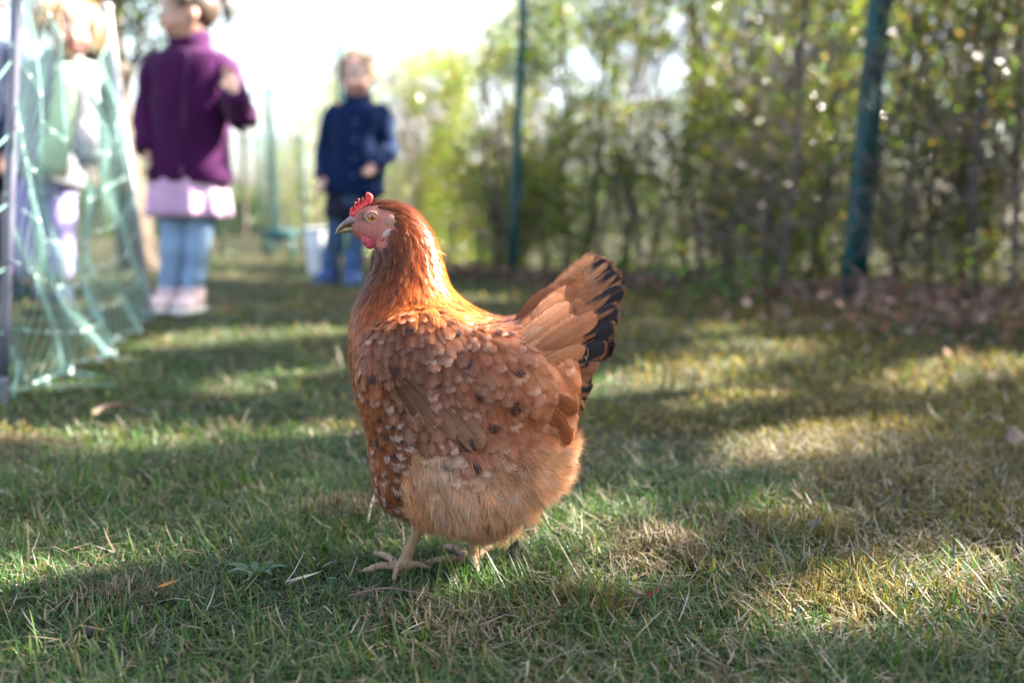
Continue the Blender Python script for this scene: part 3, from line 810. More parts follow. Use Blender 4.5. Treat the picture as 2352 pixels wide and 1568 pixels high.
def leg(mb, hip, ank, foot_px, gy, toes, r=.0060):
    """shank and four jointed, ringed toes; points in photo px at depth offset gy."""
    a = Q(*hip, gy * .6); b = Q(*ank, gy)
    m_ = 26; t = np.linspace(0, 1, m_); path = a + (b - a) * t[:, None] + np.array([0, 0, 0])
    rr = r * (1.15 - .35 * np.sin(np.pi * np.clip(t * 1.05, 0, 1)) + .15 * t) * (1 + .035 * np.sin(t * 75))
    loft(mb, path, rr, rr * .85, (1, 0, 0), 14)
    ball(mb, b + np.array([0, 0, -.002]), (r * 1.25, r * 1.1, r * 1.1), n=12, k=7)
    for tx, ty, off, rad in toes:
        e = np.array([*(G(tx, ty)[:1]), 0, 0]); 
        end = G(tx, ty); end[2] = .006
        mid = b * .5 + end * .5; mid[2] = max(mid[2] * .6 + .0075, .008)
        k = 22; p = cr(np.array([b + [0, 0, -.001], mid, end + [0, 0, 0.001]]), k); tt = np.linspace(0, 1, k)
        q = rad * (1.15 - .38 * tt) * (1 + .11 * np.sin(tt * 6.283 * 4.2))
        loft(mb, p, q, q * .9, (0, 0, 1), 10)
        d = unit(p[-1] - p[-3]); cl = np.array([p[-1], p[-1] + d * .004 + [0, 0, .0012], p[-1] + d * .0085 - [0, 0, .0012]])   # claw
        loft(mb, cr(cl, 6), rad * np.linspace(.5, .08, 6), rad * np.linspace(.5, .08, 6), (0, 0, 1), 8)

mb = hen_base()
base_me = remesh(mb, .0032, 6)
bv = vcoords(base_me)
bp_ = np.empty(len(base_me.polygons) * 3, np.float32)
BVH = BVHTree.FromPolygons([Vector(v) for v in bv], [tuple(p.vertices) for p in base_me.polygons])

mb = hen_base()
leg(mb, (968, 1195), (922, 1306), None, -.016, [(862, 1286, 0, .0042), (838, 1326, 0, .0042), (905, 1345, 0, .0040), (985, 1318, 0, .0036)])
leg(mb, (1090, 1215), (1086, 1294), None, .008, [(1022, 1270, 0, .0046), (985, 1306, 0, .0042), (1096, 1326, 0, .0044), (1136, 1270, 0, .0044)])
me = remesh(mb, .0017, 3)
v = vcoords(me)
# rough colours of skin: face, shanks, and the skin under the feathers
def topx(v):
    """photo px of points near the hen plane"""
    d = v - np.array([0, 0, CAM_H])
    yc = d[:, 1] * math.sin(PITCH) + d[:, 2] * math.cos(PITCH); zc = d[:, 1] * math.cos(PITCH) - d[:, 2] * math.sin(PITCH)
    return np.stack([1176 + FPX * d[:, 0] / zc, 784 - FPX * yc / zc], 1)
px = topx(v)
under = np.array([.15, .055, .022]); face = np.array([.37, .115, .085]); shank = np.array([.25, .145, .068])
c = np.tile(under, (len(v), 1))
fl = (px[:, 1] > 1060) & (px[:, 0] > 900); c[fl] = [.20, .105, .055]
fz = (px[:, 0] < 915) & (px[:, 1] < 585) & (px[:, 1] > 440)
fn = fnoise(v, 260, 5)[:, None]
c[fz] = (face * (1 + .16 * fn) + np.array([.05, 0, 0]) * np.clip(fnoise(v, 120, 6)[:, None], 0, 1))[fz]
lg = px[:, 1] > 1205; c[lg & (v[:, 2] < .062)] = (shank * (1 + .2 * fn))[lg & (v[:, 2] < .062)]
toe = v[:, 2] < .014; c[toe & (px[:, 1] > 1230)] = (np.array([.28, .165, .105]) * (1 + .15 * fn))[toe & (px[:, 1] > 1230)]
paint(me, c)
hen = link('hen', me, skin_m)
tag(hen, 'brown speckled hen with red comb standing on the lawn in the foreground', 'hen')

# --- region maps in photo px
def inside(poly, x, y):
    r = np.zeros(len(x), bool); n = len(poly)
    for k in range(n):
        x1, y1 = poly[k]; x2, y2 = poly[(k + 1) % n]
        cnd = ((y1 > y) != (y2 > y)) & (x < (x2 - x1) * (y - y1) / (y2 - y1 + 1e-9) + x1)
        r ^= cnd
    return r
FACE = [(790, 500), (812, 486), (838, 476), (862, 475), (884, 486), (903, 503), (902, 522), (893, 545), (872, 566), (846, 580), (815, 556)]
WING = [(822, 772), (860, 735), (905, 708), (975, 703), (1080, 716), (1150, 722), (1240, 700), (1330, 760), (1410, 880), (1385, 985), (1300, 1018), (1240, 1014), (1150, 1018), (1062, 1030), (1000, 995), (930, 948), (862, 890), (836, 830)]
HACK = [(850, 455), (940, 465), (1010, 545), (1040, 640), (1070, 690), (1140, 728), (1060, 722), (985, 712), (930, 716), (880, 738), (838, 790), (800, 830), (780, 760), (830, 640), (850, 590)]
BREAST = [(780, 770), (838, 790), (836, 830), (862, 890), (930, 948), (985, 985), (960, 1010), (935, 1060), (925, 1130), (955, 1210), (880, 1190), (840, 1080), (830, 950)]
FLOW = np.array([  # photo x, y, direction x, y
    (860, 468, .9, -.1), (900, 470, 1, .25), (960, 500, .7, .75), (1010, 580, .25, .97), (1030, 640, .3, .95), (1070, 700, .8, .6), (930, 560, .12, 1), (930, 640, 0, 1), (860, 620, -.25, .97), (980, 680, .12, 1),
    (830, 680, -.3, .95), (900, 700, -.15, 1), (805, 760, -.05, 1), (815, 850, .12, 1), (845, 950, .12, 1), (870, 1080, .15, 1), (900, 1170, .5, .85),
    (880, 800, .10, 1), (900, 870, .30, .95), (960, 920, .5, .87), (950, 770, .22, .98), (1000, 850, .22, .98), (1050, 930, .25, .97), (1060, 780, .45, .9), (1120, 850, .38, .92), (1150, 960, .45, .9),
    (1150, 740, .9, .4), (1200, 780, .75, .66), (1230, 860, .6, .8), (1250, 950, .75, .66), (1240, 725, .9, -.35), (1290, 790, .85, -.1), (1310, 880, .85, .5), (1090, 722, .95, .25),
    (950, 1050, .1, 1), (1050, 1120, .18, 1), (1150, 1150, .3, .95), (1270, 1070, .95, .25), (1290, 1100, .9, .4), (1230, 1190, .6, .8), (1100, 1200, .15, 1), (1000, 1190, .0, 1)], float)
def flow(x, y):
    d2 = (x - FLOW[:, 0]) ** 2 + (y - FLOW[:, 1]) ** 2 + 60
    w = d2 ** -1.6
    d = np.array([np.sum(w * FLOW[:, 2]), np.sum(w * FLOW[:, 3])])
    return d / np.linalg.norm(d)

TT = np.array([0, .2, .42, .62, .79, .91, .975, 1.0]); SS5 = np.array([-1, -.55, 0, .55, 1.0])
PROF = {  # half-width along the feather, relative
    'round': [.45, .82, 1.0, 1.0, .92, .72, .42, .10], 'lance': [.55, .9, 1.0, .90, .68, .42, .20, .04], 'long': [.40, .72, .92, 1.0, 1.0, .84, .52, .16]}
def feather(mb, p0, nr, d, L, W, prof, lift=.004, h0=.0006, camber=.0012, colfn=None, conform=True, curl=0.0, fray=.06):
    """one feather lying on the hen: rows along the shaft, five points across, snapped to the body."""
    d = unit(d); s = np.cross(nr, d)
    pr = np.array(PROF[prof]) * W * .5
    v = np.zeros((8, 5, 3)); uv = np.zeros((8, 5, 2)); c = np.ones((8, 5, 4))
    jit = rng.normal(0, 1, (8, 5))
    for a in range(8):
        for b in range(5):
            t, w = TT[a], SS5[b]
            al = t * L + fray * L * jit[a, b] * (t > .6) * .5 - abs(w) * W * .10
            q = p0 + d * al + s * w * pr[a] * (1 + .10 * jit[a, (b * 2) % 5])
            h = h0 + lift * t ** 1.3 + camber * (1 - w * w) + curl * L * t * t
            if conform:
                co, no, ix, ds = BVH.find_nearest(Vector(q))
                q = np.array(co) + np.array(no) * h
            else:
                q = q + nr * h
            v[a, b] = q; uv[a, b] = (w * .5, t * L / .03)
            c[a, b, :3] = colfn(t, w); c[a, b, 3] = np.clip(min((1.0 - t) / .22, (1.12 - abs(w)) / .40 + (t < .3)), 0, 1) + .02
    uv += rng.uniform(0, 5) * np.array([0, 1])
    i = np.arange(7)[:, None] * 5; j = np.arange(4)[None]
    q = np.stack([i + j, i + j + 1, i + 5 + j + 1, i + 5 + j], -1).reshape(-1, 4)
    mb.add(v.reshape(-1, 3), quads=q, col=c.reshape(-1, 4), uv=uv.reshape(-1, 2))

# roots spread over the near side of the body
tri_a, tri_b, tri_c = [], [], []
for p in base_me.polygons:
    vv = list(p.vertices)
    tri_a.append(vv[0]); tri_b.append(vv[1]); tri_c.append(vv[2])
    if len(vv) == 4: tri_a.append(vv[0]); tri_b.append(vv[2]); tri_c.append(vv[3])
ta, tb, tc_ = bv[tri_a], bv[tri_b], bv[tri_c]
nrm = np.cross(tb - ta, tc_ - ta); ar = np.linalg.norm(nrm, axis=1)
pick = rng.choice(len(ar), 60000, p=ar / ar.sum())
r1, r2 = np.sqrt(rng.uniform(0, 1, 60000)), rng.uniform(0, 1, 60000)
RP = ta[pick] * (1 - r1)[:, None] + tb[pick] * (r1 * (1 - r2))[:, None] + tc_[pick] * (r1 * r2)[:, None]
RN = unit(nrm[pick])
k = RP[:, 1] < YH + .004; RP, RN = RP[k], RN[k]
RX = topx(RP)
is_face = inside(FACE, RX[:, 0], RX[:, 1]) | (RX[:, 0] < 838) & (RX[:, 1] < 570) & (RX[:, 1] > 440)
is_wing = inside(WING, RX[:, 0], RX[:, 1])
is_hack = inside(HACK, RX[:, 0], RX[:, 1]) & ~is_wing
is_breast = inside(BREAST, RX[:, 0], RX[:, 1]) & ~is_wing & ~is_hack
REG = np.where(is_face, 0, np.where(is_hack, 1, np.where(is_wing, 2, np.where(is_breast | (RX[:, 1] < 760), 3, 4))))
head_zone = (RX[:, 1] < 545)
space = np.select([REG == 0, (REG == 1) & head_zone, REG == 1, REG == 2, REG == 3], [9, .0034, .0056, .0062, .0060], .0085)
space = np.where((REG == 2) & (RX[:, 0] > 1180), .0088, space)
grid = {}; keep = []
CELL = .01
for i in range(len(RP)):
    if REG[i] == 0: continue
    p = RP[i]; key = (int(p[0] // CELL), int(p[1] // CELL), int(p[2] // CELL)); ok = True
    for a in (-1, 0, 1):
        for b in (-1, 0, 1):
            for c_ in (-1, 0, 1):
                for j in grid.get((key[0] + a, key[1] + b, key[2] + c_), ()):
                    if np.dot(RP[j] - p, RP[j] - p) < space[i] ** 2: ok = False; break
                if not ok: break
            if not ok: break
        if not ok: break
    if ok:
        grid.setdefault(key, []).append(i); keep.append(i)

WEDGE = [(836, 830), (862, 890), (930, 948), (1000, 995), (1062, 1025), (1150, 1012), (1300, 1012)]
def lerp(a, b, t): return np.asarray(a) * (1 - t) + np.asarray(b) * t
def mixpts(x, y, pts):
    """colour interpolated between named places on the bird (photo px)."""
    w = np.array([((x - a) ** 2 + (y - b) ** 2 + 200) ** -1.5 for a, b, *_ in pts]); c = np.array([q[2:] for q in pts])
    return (w[:, None] * c).sum(0) / w.sum()
TONE = [  # plumage colours, with the sunlit back edge of the neck painted in brighter
    (890, 475, .17, .040, .012), (960, 500, .30, .075, .014), (1010, 580, .42, .125, .020), (1030, 650, .46, .150, .028), (900, 600, .13, .036, .016), (860, 600, .14, .040, .016), (940, 620, .24, .068, .018), (930, 690, .32, .100, .022), (850, 690, .34, .105, .022),
    (810, 760, .38, .130, .032), (1080, 705, .42, .150, .040), (880, 790, .23, .080, .040), (920, 860, .22, .075, .036), (970, 780, .22, .080, .042), (1040, 800, .24, .092, .048), (1080, 900, .28, .105, .050), (1140, 860, .30, .115, .055),
    (1200, 780, .34, .145, .075), (1230, 860, .38, .165, .080), (1270, 930, .34, .140, .068), (1180, 960, .32, .125, .060), (1250, 740, .38, .165, .085), (1310, 850, .40, .180, .095),
    (820, 860, .40, .165, .070), (850, 960, .34, .120, .045), (880, 1080, .36, .135, .055), (900, 1160, .36, .140, .060)]
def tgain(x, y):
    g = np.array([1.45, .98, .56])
    if y < 700: g = g * np.interp(x, [850, 900, 960, 1010], [.42, .55, .90, 1.12]) * np.interp(y, [470, 560, 620, 690], [.8, .85, 1.0, 1.2])  # dark throat; brighter nape paints in the sunlight there
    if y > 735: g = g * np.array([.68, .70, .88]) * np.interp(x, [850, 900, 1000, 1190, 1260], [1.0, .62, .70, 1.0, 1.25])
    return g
whitish = np.array([.66, .46, .34]); black = np.array([.016, .012, .014])

hackles, contour, coverts = MB(), MB(), []
order = sorted(keep, key=lambda i: -RX[i, 1])
for i in order:
    x, y = RX[i]; reg = REG[i]; p0, nr = RP[i], RN[i]
    fd = flow(x, y); d3 = np.array([fd[0], 0, -fd[1]]) + np.array([0, rng.normal(0, .05), 0])
    d3 = d3 - nr * np.dot(d3, nr)
    if np.linalg.norm(d3) < .15: d3 = d3 + np.array([.1, 0, -.3]); d3 -= nr * np.dot(d3, nr)
    d3 = unit(d3); d3 = unit(d3 + np.cross(nr, d3) * rng.normal(0, .14))
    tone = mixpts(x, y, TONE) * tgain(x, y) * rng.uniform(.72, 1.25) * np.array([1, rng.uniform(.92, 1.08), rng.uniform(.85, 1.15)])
    u = rng.uniform()
    if reg == 1:
        hd = y < 545
        L = rng.uniform(.012, .016) if hd else np.interp(y, [545, 640, 740], [.018, .030, .036]) * rng.uniform(.85, 1.15)
        W = L * (.30 if not hd else .38)
        spot = u < (.13 if y > 600 else .03); edge = lerp(tone, [.62, .24, .045], .55)
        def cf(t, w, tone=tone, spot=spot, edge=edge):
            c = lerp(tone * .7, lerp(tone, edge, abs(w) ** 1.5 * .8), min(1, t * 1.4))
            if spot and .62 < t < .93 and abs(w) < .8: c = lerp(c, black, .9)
            return c
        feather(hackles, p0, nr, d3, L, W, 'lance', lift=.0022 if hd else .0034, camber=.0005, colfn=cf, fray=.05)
    elif reg == 2:
        rear = np.clip((x - 1150) / 130, 0, 1)
        L = np.interp(y, [720, 800, 950], [.016, .022, .027]) * (1 + .65 * rear) * rng.uniform(.85, 1.2); W = L * rng.uniform(.54, .66) * (1 - .22 * rear)
        speck = (x > 1000) & (x < 1190) | (y < 760)
        pale = u < (.24 if speck else .10); spot = .36 < u < (.46 if speck else .40)
        pal = lerp(tone, whitish, rng.uniform(.25, .65)); lace = lerp(tone, whitish * .85, rng.uniform(.10, .40))
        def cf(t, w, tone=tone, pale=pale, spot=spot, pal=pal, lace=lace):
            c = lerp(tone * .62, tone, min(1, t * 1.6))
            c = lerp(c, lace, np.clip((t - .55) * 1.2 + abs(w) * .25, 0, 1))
            if abs(w) < .1: c = lerp(c, whitish * .8, .18)
            if pale and t > .60 and abs(w) < .9: c = lerp(c, pal, np.clip((t - .64) / .12, 0, 1))
            if spot and .50 < t < .92 and abs(w) < .8: c = lerp(black, c, .1)
            return c
        e_ = min(np.hypot(x - (x0 + (x1 - x0) * f), y - (y0 + (y1 - y0) * f)) for (x0, y0), (x1, y1) in zip(WEDGE[:-1], WEDGE[1:]) for f in (0, .25, .5, .75, 1))
        edge_k = np.clip(1 - e_ / 55, 0, 1); L *= 1 + .30 * edge_k
        tgt = MB()
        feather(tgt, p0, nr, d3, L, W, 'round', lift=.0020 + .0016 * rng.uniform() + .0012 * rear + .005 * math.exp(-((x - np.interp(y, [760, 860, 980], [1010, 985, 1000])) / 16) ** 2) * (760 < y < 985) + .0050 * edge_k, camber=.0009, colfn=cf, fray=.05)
        coverts.append((x, y, L, tgt))
    elif reg == 3:
        L = rng.uniform(.017, .023) * np.interp(y, [700, 1150], [1.0, 1.1]); W = L * rng.uniform(.55, .68)
        low = np.clip((y - 850) / 150, 0, 1)
        pale = u < .24 + .26 * low; spot = .55 < u < .63 + .10 * low; pal = lerp(tone, np.array([.66, .52, .46]), rng.uniform(.4, .9)); lace = lerp(tone, [.52, .30, .15], .45)
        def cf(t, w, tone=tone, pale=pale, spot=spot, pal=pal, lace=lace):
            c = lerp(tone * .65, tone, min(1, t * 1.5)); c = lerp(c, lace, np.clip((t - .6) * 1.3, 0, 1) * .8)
            if pale and t > .66 and abs(w) < .8: c = lerp(c, pal, .9)
            if spot and .55 < t < .88 and abs(w) < .6: c = black
            return c
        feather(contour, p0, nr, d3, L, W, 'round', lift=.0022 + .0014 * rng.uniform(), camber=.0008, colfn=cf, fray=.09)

def mirrored(mb):
    v, t, q, c, u = mb.arrays(); m = MB()
    m.add(v, t, q, c, u)
    v2 = v.copy(); v2[:, 1] = 2 * YH - v2[:, 1]
    m.add(v2, t[:, ::-1], q[:, ::-1], c, u)
    return m
o = mirrored(hackles).build('neck_feathers', hackle_m, hen); tag(o, kind='stuff')
o = mirrored(contour).build('breast_feathers', feather_m, hen); tag(o, kind='stuff')

# --- wings: a covering of small feathers, the largest ones singly
def surf(px_, py_, sg=-1):
    """point and normal on the near side of the bird at a photo px."""
    o = np.array([0, 0, CAM_H]); d = unit(Q(px_, py_, -.05) - o)
    co, no, ix, ds = BVH.ray_cast(Vector(o), Vector(d))
    if co is None: co, no, ix, ds = BVH.find_nearest(Vector(Q(px_, py_, -.03)))
    return np.array(co), np.array(no)
for side_k in (0, 1):
    flip = side_k == 1
    coverts.sort(key=lambda a: -a[2])
    rest = MB(); wing = None
    for n_, (x, y, L, m_) in enumerate(coverts):
        if n_ >= 200 or flip:
            v, t, q, c, u = m_.arrays()
            if flip: v = v.copy(); v[:, 1] = 2 * YH - v[:, 1]; q = q[:, ::-1]
            rest.add(v, t, q, c, u)
    wing = rest.build('wing', feather_m, hen)
    wing['label'] = 'folded wing on the far side' if flip else 'folded brown wing with pale and black specks on the near side'
    if not flip:
        for n_, (x, y, L, m_) in enumerate(coverts[:200]):
            m_.build('feather', feather_m, wing)

def big_feather(name_parent, root, tip, W, dy0, dy1, colfn, curve=0.0, prof='long', camber=.004, roll=0.0, sag=0.0, mirror=False, fine=None):
    """a long stiff feather between two photo px at given depths beside the hen's middle plane."""
    a, b = Q(*root, dy0), Q(*tip, dy1); L = np.linalg.norm(b - a); d = unit(b - a)
    nr = unit(np.array([0, -1.0, 0]) - d * np.dot([0, -1.0, 0], d)); s = np.cross(nr, d)
    nr2 = nr * math.cos(roll) + s * math.sin(roll); s = np.cross(nr2, d)
    rows, cols = 15, 9; m_ = MB()
    tt = 1 - (1 - np.linspace(0, 1, rows)) ** 1.7; ww = np.linspace(-1, 1, cols)
    base = np.interp(tt, [0, .2, .45, .7, .82], [.34, .66, .92, 1, 1]); k_ = tt > .80; base[k_] = np.sqrt(np.maximum(1 - ((tt[k_] - .80) / .203) ** 2, 0)) ** .9
    v = np.zeros((rows, cols, 3)); c = np.ones((rows, cols, 4)); uv = np.zeros((rows, cols, 2))
    jit = rng.normal(0, 1, (rows, cols)); split = rng.uniform(-1, 1)
    for i in range(rows):
        for j in range(cols):
            t, w = tt[i], ww[j]
            al = t * L - abs(w) * W * .10 * t + (jit[i, j] * .006 * L if t > .85 else 0)
            e = w * base[i] * W * .5 * (1 + .035 * jit[i, j] * (abs(w) > .7))
            off = curve * L * math.sin(math.pi * t)
            v[i, j] = a + d * al + s * (e + off) + nr2 * (camber * (1 - w * w) - sag * L * t * t)
            c[i, j, :3] = colfn(t, w); c[i, j, 3] = np.clip(min((1.0 - t) / .07, (1.10 - abs(w)) / .22), 0, 1) + .02; uv[i, j] = (w * .5 * W / .014, t * L / .03)
    i = np.arange(rows - 1)[:, None] * cols; j = np.arange(cols - 1)[None]
    m_.add(v.reshape(-1, 3), quads=np.stack([i + j, i + j + 1, i + cols + j + 1, i + cols + j], -1).reshape(-1, 4), col=c.reshape(-1, 4), uv=uv.reshape(-1, 2))
    sh = MB(); path = v[:-3, cols // 2] + nr2 * .0001                              # shaft
    q_ = np.linspace(.0005, .00010, rows - 3)
    loft(m_, path, q_, q_ * .7, s, 5, col=np.array(colfn(.5, 0.0)) * 1.1)
    return m_.build('feather', feather_m, name_parent)

# --- tail
tail_stub = MB(); loft(tail_stub, [Q(1205, 765), Q(1250, 745), Q(1290, 715)], [.020, .022, .008], [.017, .014, .006], (0, 1, 0), 14, col=np.array([.30, .13, .065]))
tail = tail_stub.build('tail', feather_m, hen)
tan = np.array([.36, .140, .060]); tan2 = np.array([.40, .175, .082]); dk = np.array([.20, .085, .045])
def tcol(basec, blk0=1.2, rim=None, mottled=0.0, edge=0.0):
    s1, s2 = rng.uniform(0, 6), rng.uniform(0, 6); bc = basec * rng.uniform(.72, 1.1)
    def f(t, w):
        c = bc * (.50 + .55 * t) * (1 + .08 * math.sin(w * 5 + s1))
        th = blk0 + .10 * math.sin(w * 7 + s1) + .05 * math.sin(w * 17 + s2)
        k_ = np.clip((t - th) / .05, 0, 1); c = lerp(c, black, k_)
        if mottled: c = lerp(c, black * 2, np.clip(mottled * (math.sin(t * 23 + s1) * math.sin(w * 6 + s2) - .1), 0, .8))
        if rim is not None and (abs(w) > .86 or t > .94): c = lerp(c, rim, .75)
        return c
    return f
def zt(zx, zy): return (1177.1 + zx / 3.213, 545.5 + zy / 3.213)
TIPX, TIPY = [1382, 1420, 1438, 1438, 1428, 1402, 1370, 1340], [582, 600, 640, 690, 742, 800, 868, 945]
def fan(f, t):
    """photo px and depth on the near half of the folded tail; f 0 top edge .. 1 lower edge, t 0 root .. 1 tip."""
    rx, ry = 1215 + 50 * f, 716 + 190 * f
    q = np.linspace(0, 1, 8); tx, ty = np.interp(f, q, TIPX), np.interp(f, q, TIPY)
    return rx + (tx - rx) * t, ry + (ty - ry) * t, (-.006 - .034 * f) * (1 - t) + (-.002 - .018 * f) * t
NT = 19
for k_ in range(NT):
    f_ = k_ / (NT - 1); x0, y0, d0 = fan(f_, 0); x1, y1, d1 = fan(f_, rng.uniform(.90, 1.03))
    if k_ == 0: cf = tcol(tan2 * 1.15, 1.02, tan * .5)
    elif k_ < 3: cf = tcol(tan2, rng.uniform(.80, .88), tan * .7)
    elif k_ < 9: cf = tcol(tan * rng.uniform(.85, 1.15), rng.uniform(.66, .86), None if k_ % 2 else tan * .8)
    elif k_ < 14: cf = tcol(lerp(black * 1.4, tan * .6, (k_ % 3) * .3), rng.uniform(.4, .8), tan)
    else: cf = tcol(tan * rng.uniform(.65, 1.0), rng.uniform(.72, 1.1), tan2)
    big_feather(tail, (x0, y0), (x1, y1), rng.uniform(.021, .026), d0 + .0006 * (k_ % 2), d1 + .0006 * (k_ % 2), cf, curve=-.03 + .06 * f_, roll=.10, camber=.0018)
# coverts that carry the plumage of the rump out over the base of the tail, in three overlapping ranks
for rank, (t0, t1, m_) in enumerate(((.10, .66, 15), (-.06, .50, 16), (-.18, .34, 16))):
    for k_ in range(m_):
        f_ = np.clip((k_ + .5 * (rank % 2)) / (m_ - 1) + rng.normal(0, .012), 0, 1.0)
        x0, y0, d0 = fan(f_, t0); x1, y1, d1 = fan(np.clip(f_ + rng.normal(0, .02), 0, 1.02), t1 + rng.normal(0, .05))
        s0, n0 = surf(x0, y0); dr = min(s0[1] - YH, d0) - .0004 * rank if t0 < 0 else d0 - .002
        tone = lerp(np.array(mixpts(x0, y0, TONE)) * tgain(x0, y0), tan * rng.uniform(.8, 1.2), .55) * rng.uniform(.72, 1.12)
        blk = rng.uniform(.66, .8) if (rank == 0 and .45 < f_ < .85) else 1.2
        big_feather(tail, (x0, y0), (x1, y1), rng.uniform(.014, .021), dr, d1 - .0022 - .0012 * rank, tcol(tone, blk, lerp(tone, whitish, .25) if rng.uniform() < .3 else None), curve=rng.normal(.01, .025), roll=.10 + rng.normal(0, .05), camber=.0014)
for k_ in range(9):                                                # ragged feathers under the tail
    x0, y0 = 1248 + rng.normal(0, 8), 905 + 9 * k_; an = math.radians(40 + 3 * k_ + rng.normal(0, 6)); ln = rng.uniform(65, 95)
    s0, n0 = surf(x0, y0); d0 = s0[1] - YH - .001
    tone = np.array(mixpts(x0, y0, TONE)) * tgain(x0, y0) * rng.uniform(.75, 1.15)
    big_feather(tail, (x0, y0), (x0 + ln * math.cos(an), y0 + ln * math.sin(an)), rng.uniform(.013, .019), d0, d0 * .7, tcol(tone, 1.2, lerp(tone, whitish, .3) if k_ % 3 == 0 else None), curve=.03, roll=rng.normal(0, .08), camber=.0016)
for k_ in range(8):                                                # far half of the folded tail
    big_feather(tail, (1245 + k_ * 2, 705 + k_ * 12), (1408 + 2 * k_, 600 + k_ * 27), .034, .012 + .002 * k_, .022 - .001 * k_, tcol(tan, .75, tan * .8), curve=-.04)

# --- long flight feathers showing under the wing
nearwing = [o for o in hen.children if o.name.startswith('wing')][0]
def flight(root, tip, W, o0, o1, cf, curve=0.0, roll=0.0):
    s0, n0 = surf(*root); s1, n1 = surf(*tip)
    return big_feather(nearwing, root, tip, W, s0[1] - YH - o0, s1[1] - YH - o1, cf, curve=curve, camber=.003, roll=roll)
pinkish = np.array([.30, .135, .075])
flight((880, 860), (962, 958), .014, .000, .0040, tcol(np.array([.16, .07, .035]), 1.2, np.array([.55, .36, .20])), .07)
flight((915, 865), (1005, 985), .017, .000, .0050, tcol(pinkish * .8, 1.2, np.array([.55, .36, .22])), .05)
flight((940, 870), (1048, 1012), .021, .000, .0060, tcol(pinkish * .85, 1.2, None), .04)
flight((965, 880), (1088, 1038), .022, .000, .0068, tcol(pinkish, .93, None, .30), .03)
flight((1010, 900), (1112, 1032), .020, .000, .0058, tcol(pinkish * .8, 1.2, None), .02)

# --- fluff: soft loose barbs over thigh, belly and vent
def fluff_field(mb, pts, nrs, pxs, nbarb=62):
    for p0, nr, (x, y) in zip(pts, nrs, pxs):
        fd = flow(x, y); d3 = np.array([fd[0], 0, -fd[1]]) + rng.normal(0, .22, 3); d3 = unit(d3 - nr * np.dot(d3, nr))
        s = np.cross(nr, d3); nb = nbarb
        Lf = rng.uniform(.020, .032) * np.interp(x, [900, 1000, 1290], [.75, 1.0, 1.15])
        tone = mixpts(x, y, FT) * np.array([1.50, 1.46, 1.46]) * rng.uniform(.70, 1.22)
        if rng.uniform() < .07: tone = lerp(tone, [.60, .48, .42], .7)
        t0 = rng.uniform(0, .75, nb); sd = rng.uniform(-1, 1, nb)
        a = p0 + d3 * (t0 * Lf * .6)[:, None] + nr * (.0008 + .0035 * t0)[:, None]
        ang = sd * rng.uniform(.3, .8, nb)
        dd = unit(d3 * np.cos(ang)[:, None] + s * np.sin(ang)[:, None] + nr * (rng.uniform(.02, .34, nb) + .35 * rng.uniform(0, 1, nb) ** 3 + (.25 if x > 1240 else 0))[:, None])
        bl = Lf * rng.uniform(.35, .75, nb)
        m1 = a + dd * (bl * .5)[:, None]; e = m1 + unit(dd + d3 * .6 + np.array([0, 0, -.15]) - nr * .1) * (bl * .55)[:, None]
        w = np.cross(dd, nr) * rng.uniform(.00013, .00030, nb)[:, None]
        v = np.stack([a - w, a + w, m1 - w * .8, m1 + w * .8, e], 1)
        f = np.array([[0, 1, 3], [0, 3, 2], [2, 3, 4]])
        cc = np.stack([tone * .6, tone * .6, tone, tone, lerp(tone, [.66, .46, .30], .35)], 0)[None] * rng.uniform(.75, 1.25, (nb, 1, 1))
        mb.add(v.reshape(-1, 3), tris=(np.arange(nb)[:, None, None] * 5 + f[None]).reshape(-1, 3), col=cc.reshape(-1, 3))
FT = [(940, 1040, .42, .21, .105), (1010, 1030, .50, .34, .23), (1060, 1120, .44, .25, .14), (1150, 1100, .40, .21, .11), (1250, 1080, .52, .28, .14), (1240, 1180, .42, .23, .12), (1100, 1210, .34, .18, .09), (1150, 1030, .36, .17, .085), (930, 1150, .42, .20, .09)]
fi = [i for i in keep if REG[i] == 4]
fi += [i for i in range(len(RP)) if REG[i] == 4 and rng.uniform() < .085]
mb = MB()
# under-feathers so the fluff has body
under_f = MB()
for i in fi[::2]:
    x, y = RX[i]; fd = flow(x, y); d3 = np.array([fd[0], 0, -fd[1]]) + rng.normal(0, .12, 3); nr = RN[i]; d3 = unit(d3 - nr * np.dot(d3, nr))
    tone = mixpts(x, y, FT) * np.array([1.2, 1.25, 1.3]) * rng.uniform(.8, 1.1)
    feather(under_f, RP[i], nr, d3, rng.uniform(.022, .030), .017, 'round', lift=.003, camber=.001, colfn=lambda t, w, tone=tone: tone * (.7 + .3 * t), fray=.12)
for i in fi:
    x, y = RX[i]
    if y > 1165 or rng.uniform() > .20 * np.clip((1230 - x) / 150, .12, 1): continue
    fd = flow(x, y); nr = RN[i]; d3 = np.array([fd[0], 0, -fd[1]]) + rng.normal(0, .16, 3); d3 = unit(d3 - nr * np.dot(d3, nr))
    tone = mixpts(x, y, FT) * np.array([1.0, .86, .74]) * rng.uniform(.8, 1.2); tip = lerp(tone * 1.15, [.66, .50, .40], rng.uniform(0, .45)); rust = rng.uniform() < .6
    def cf(t, w, tone=tone, tip=tip, rust=rust):
        c = lerp(tone * .8, tone, t)
        if rust and .35 < t < .6: c = c * np.array([.85, .66, .5])
        return lerp(c, tip, np.clip((t - .6) / .2, 0, 1))
    feather(under_f, RP[i], nr, d3, rng.uniform(.018, .027), rng.uniform(.011, .015), 'round', h0=.0022, lift=.0040, camber=.0008, colfn=cf, fray=.12)
o = mirrored(under_f).build('belly_feathers', feather_m, hen); tag(o, kind='stuff')
fluff_field(mb, RP[fi], RN[fi], RX[fi])
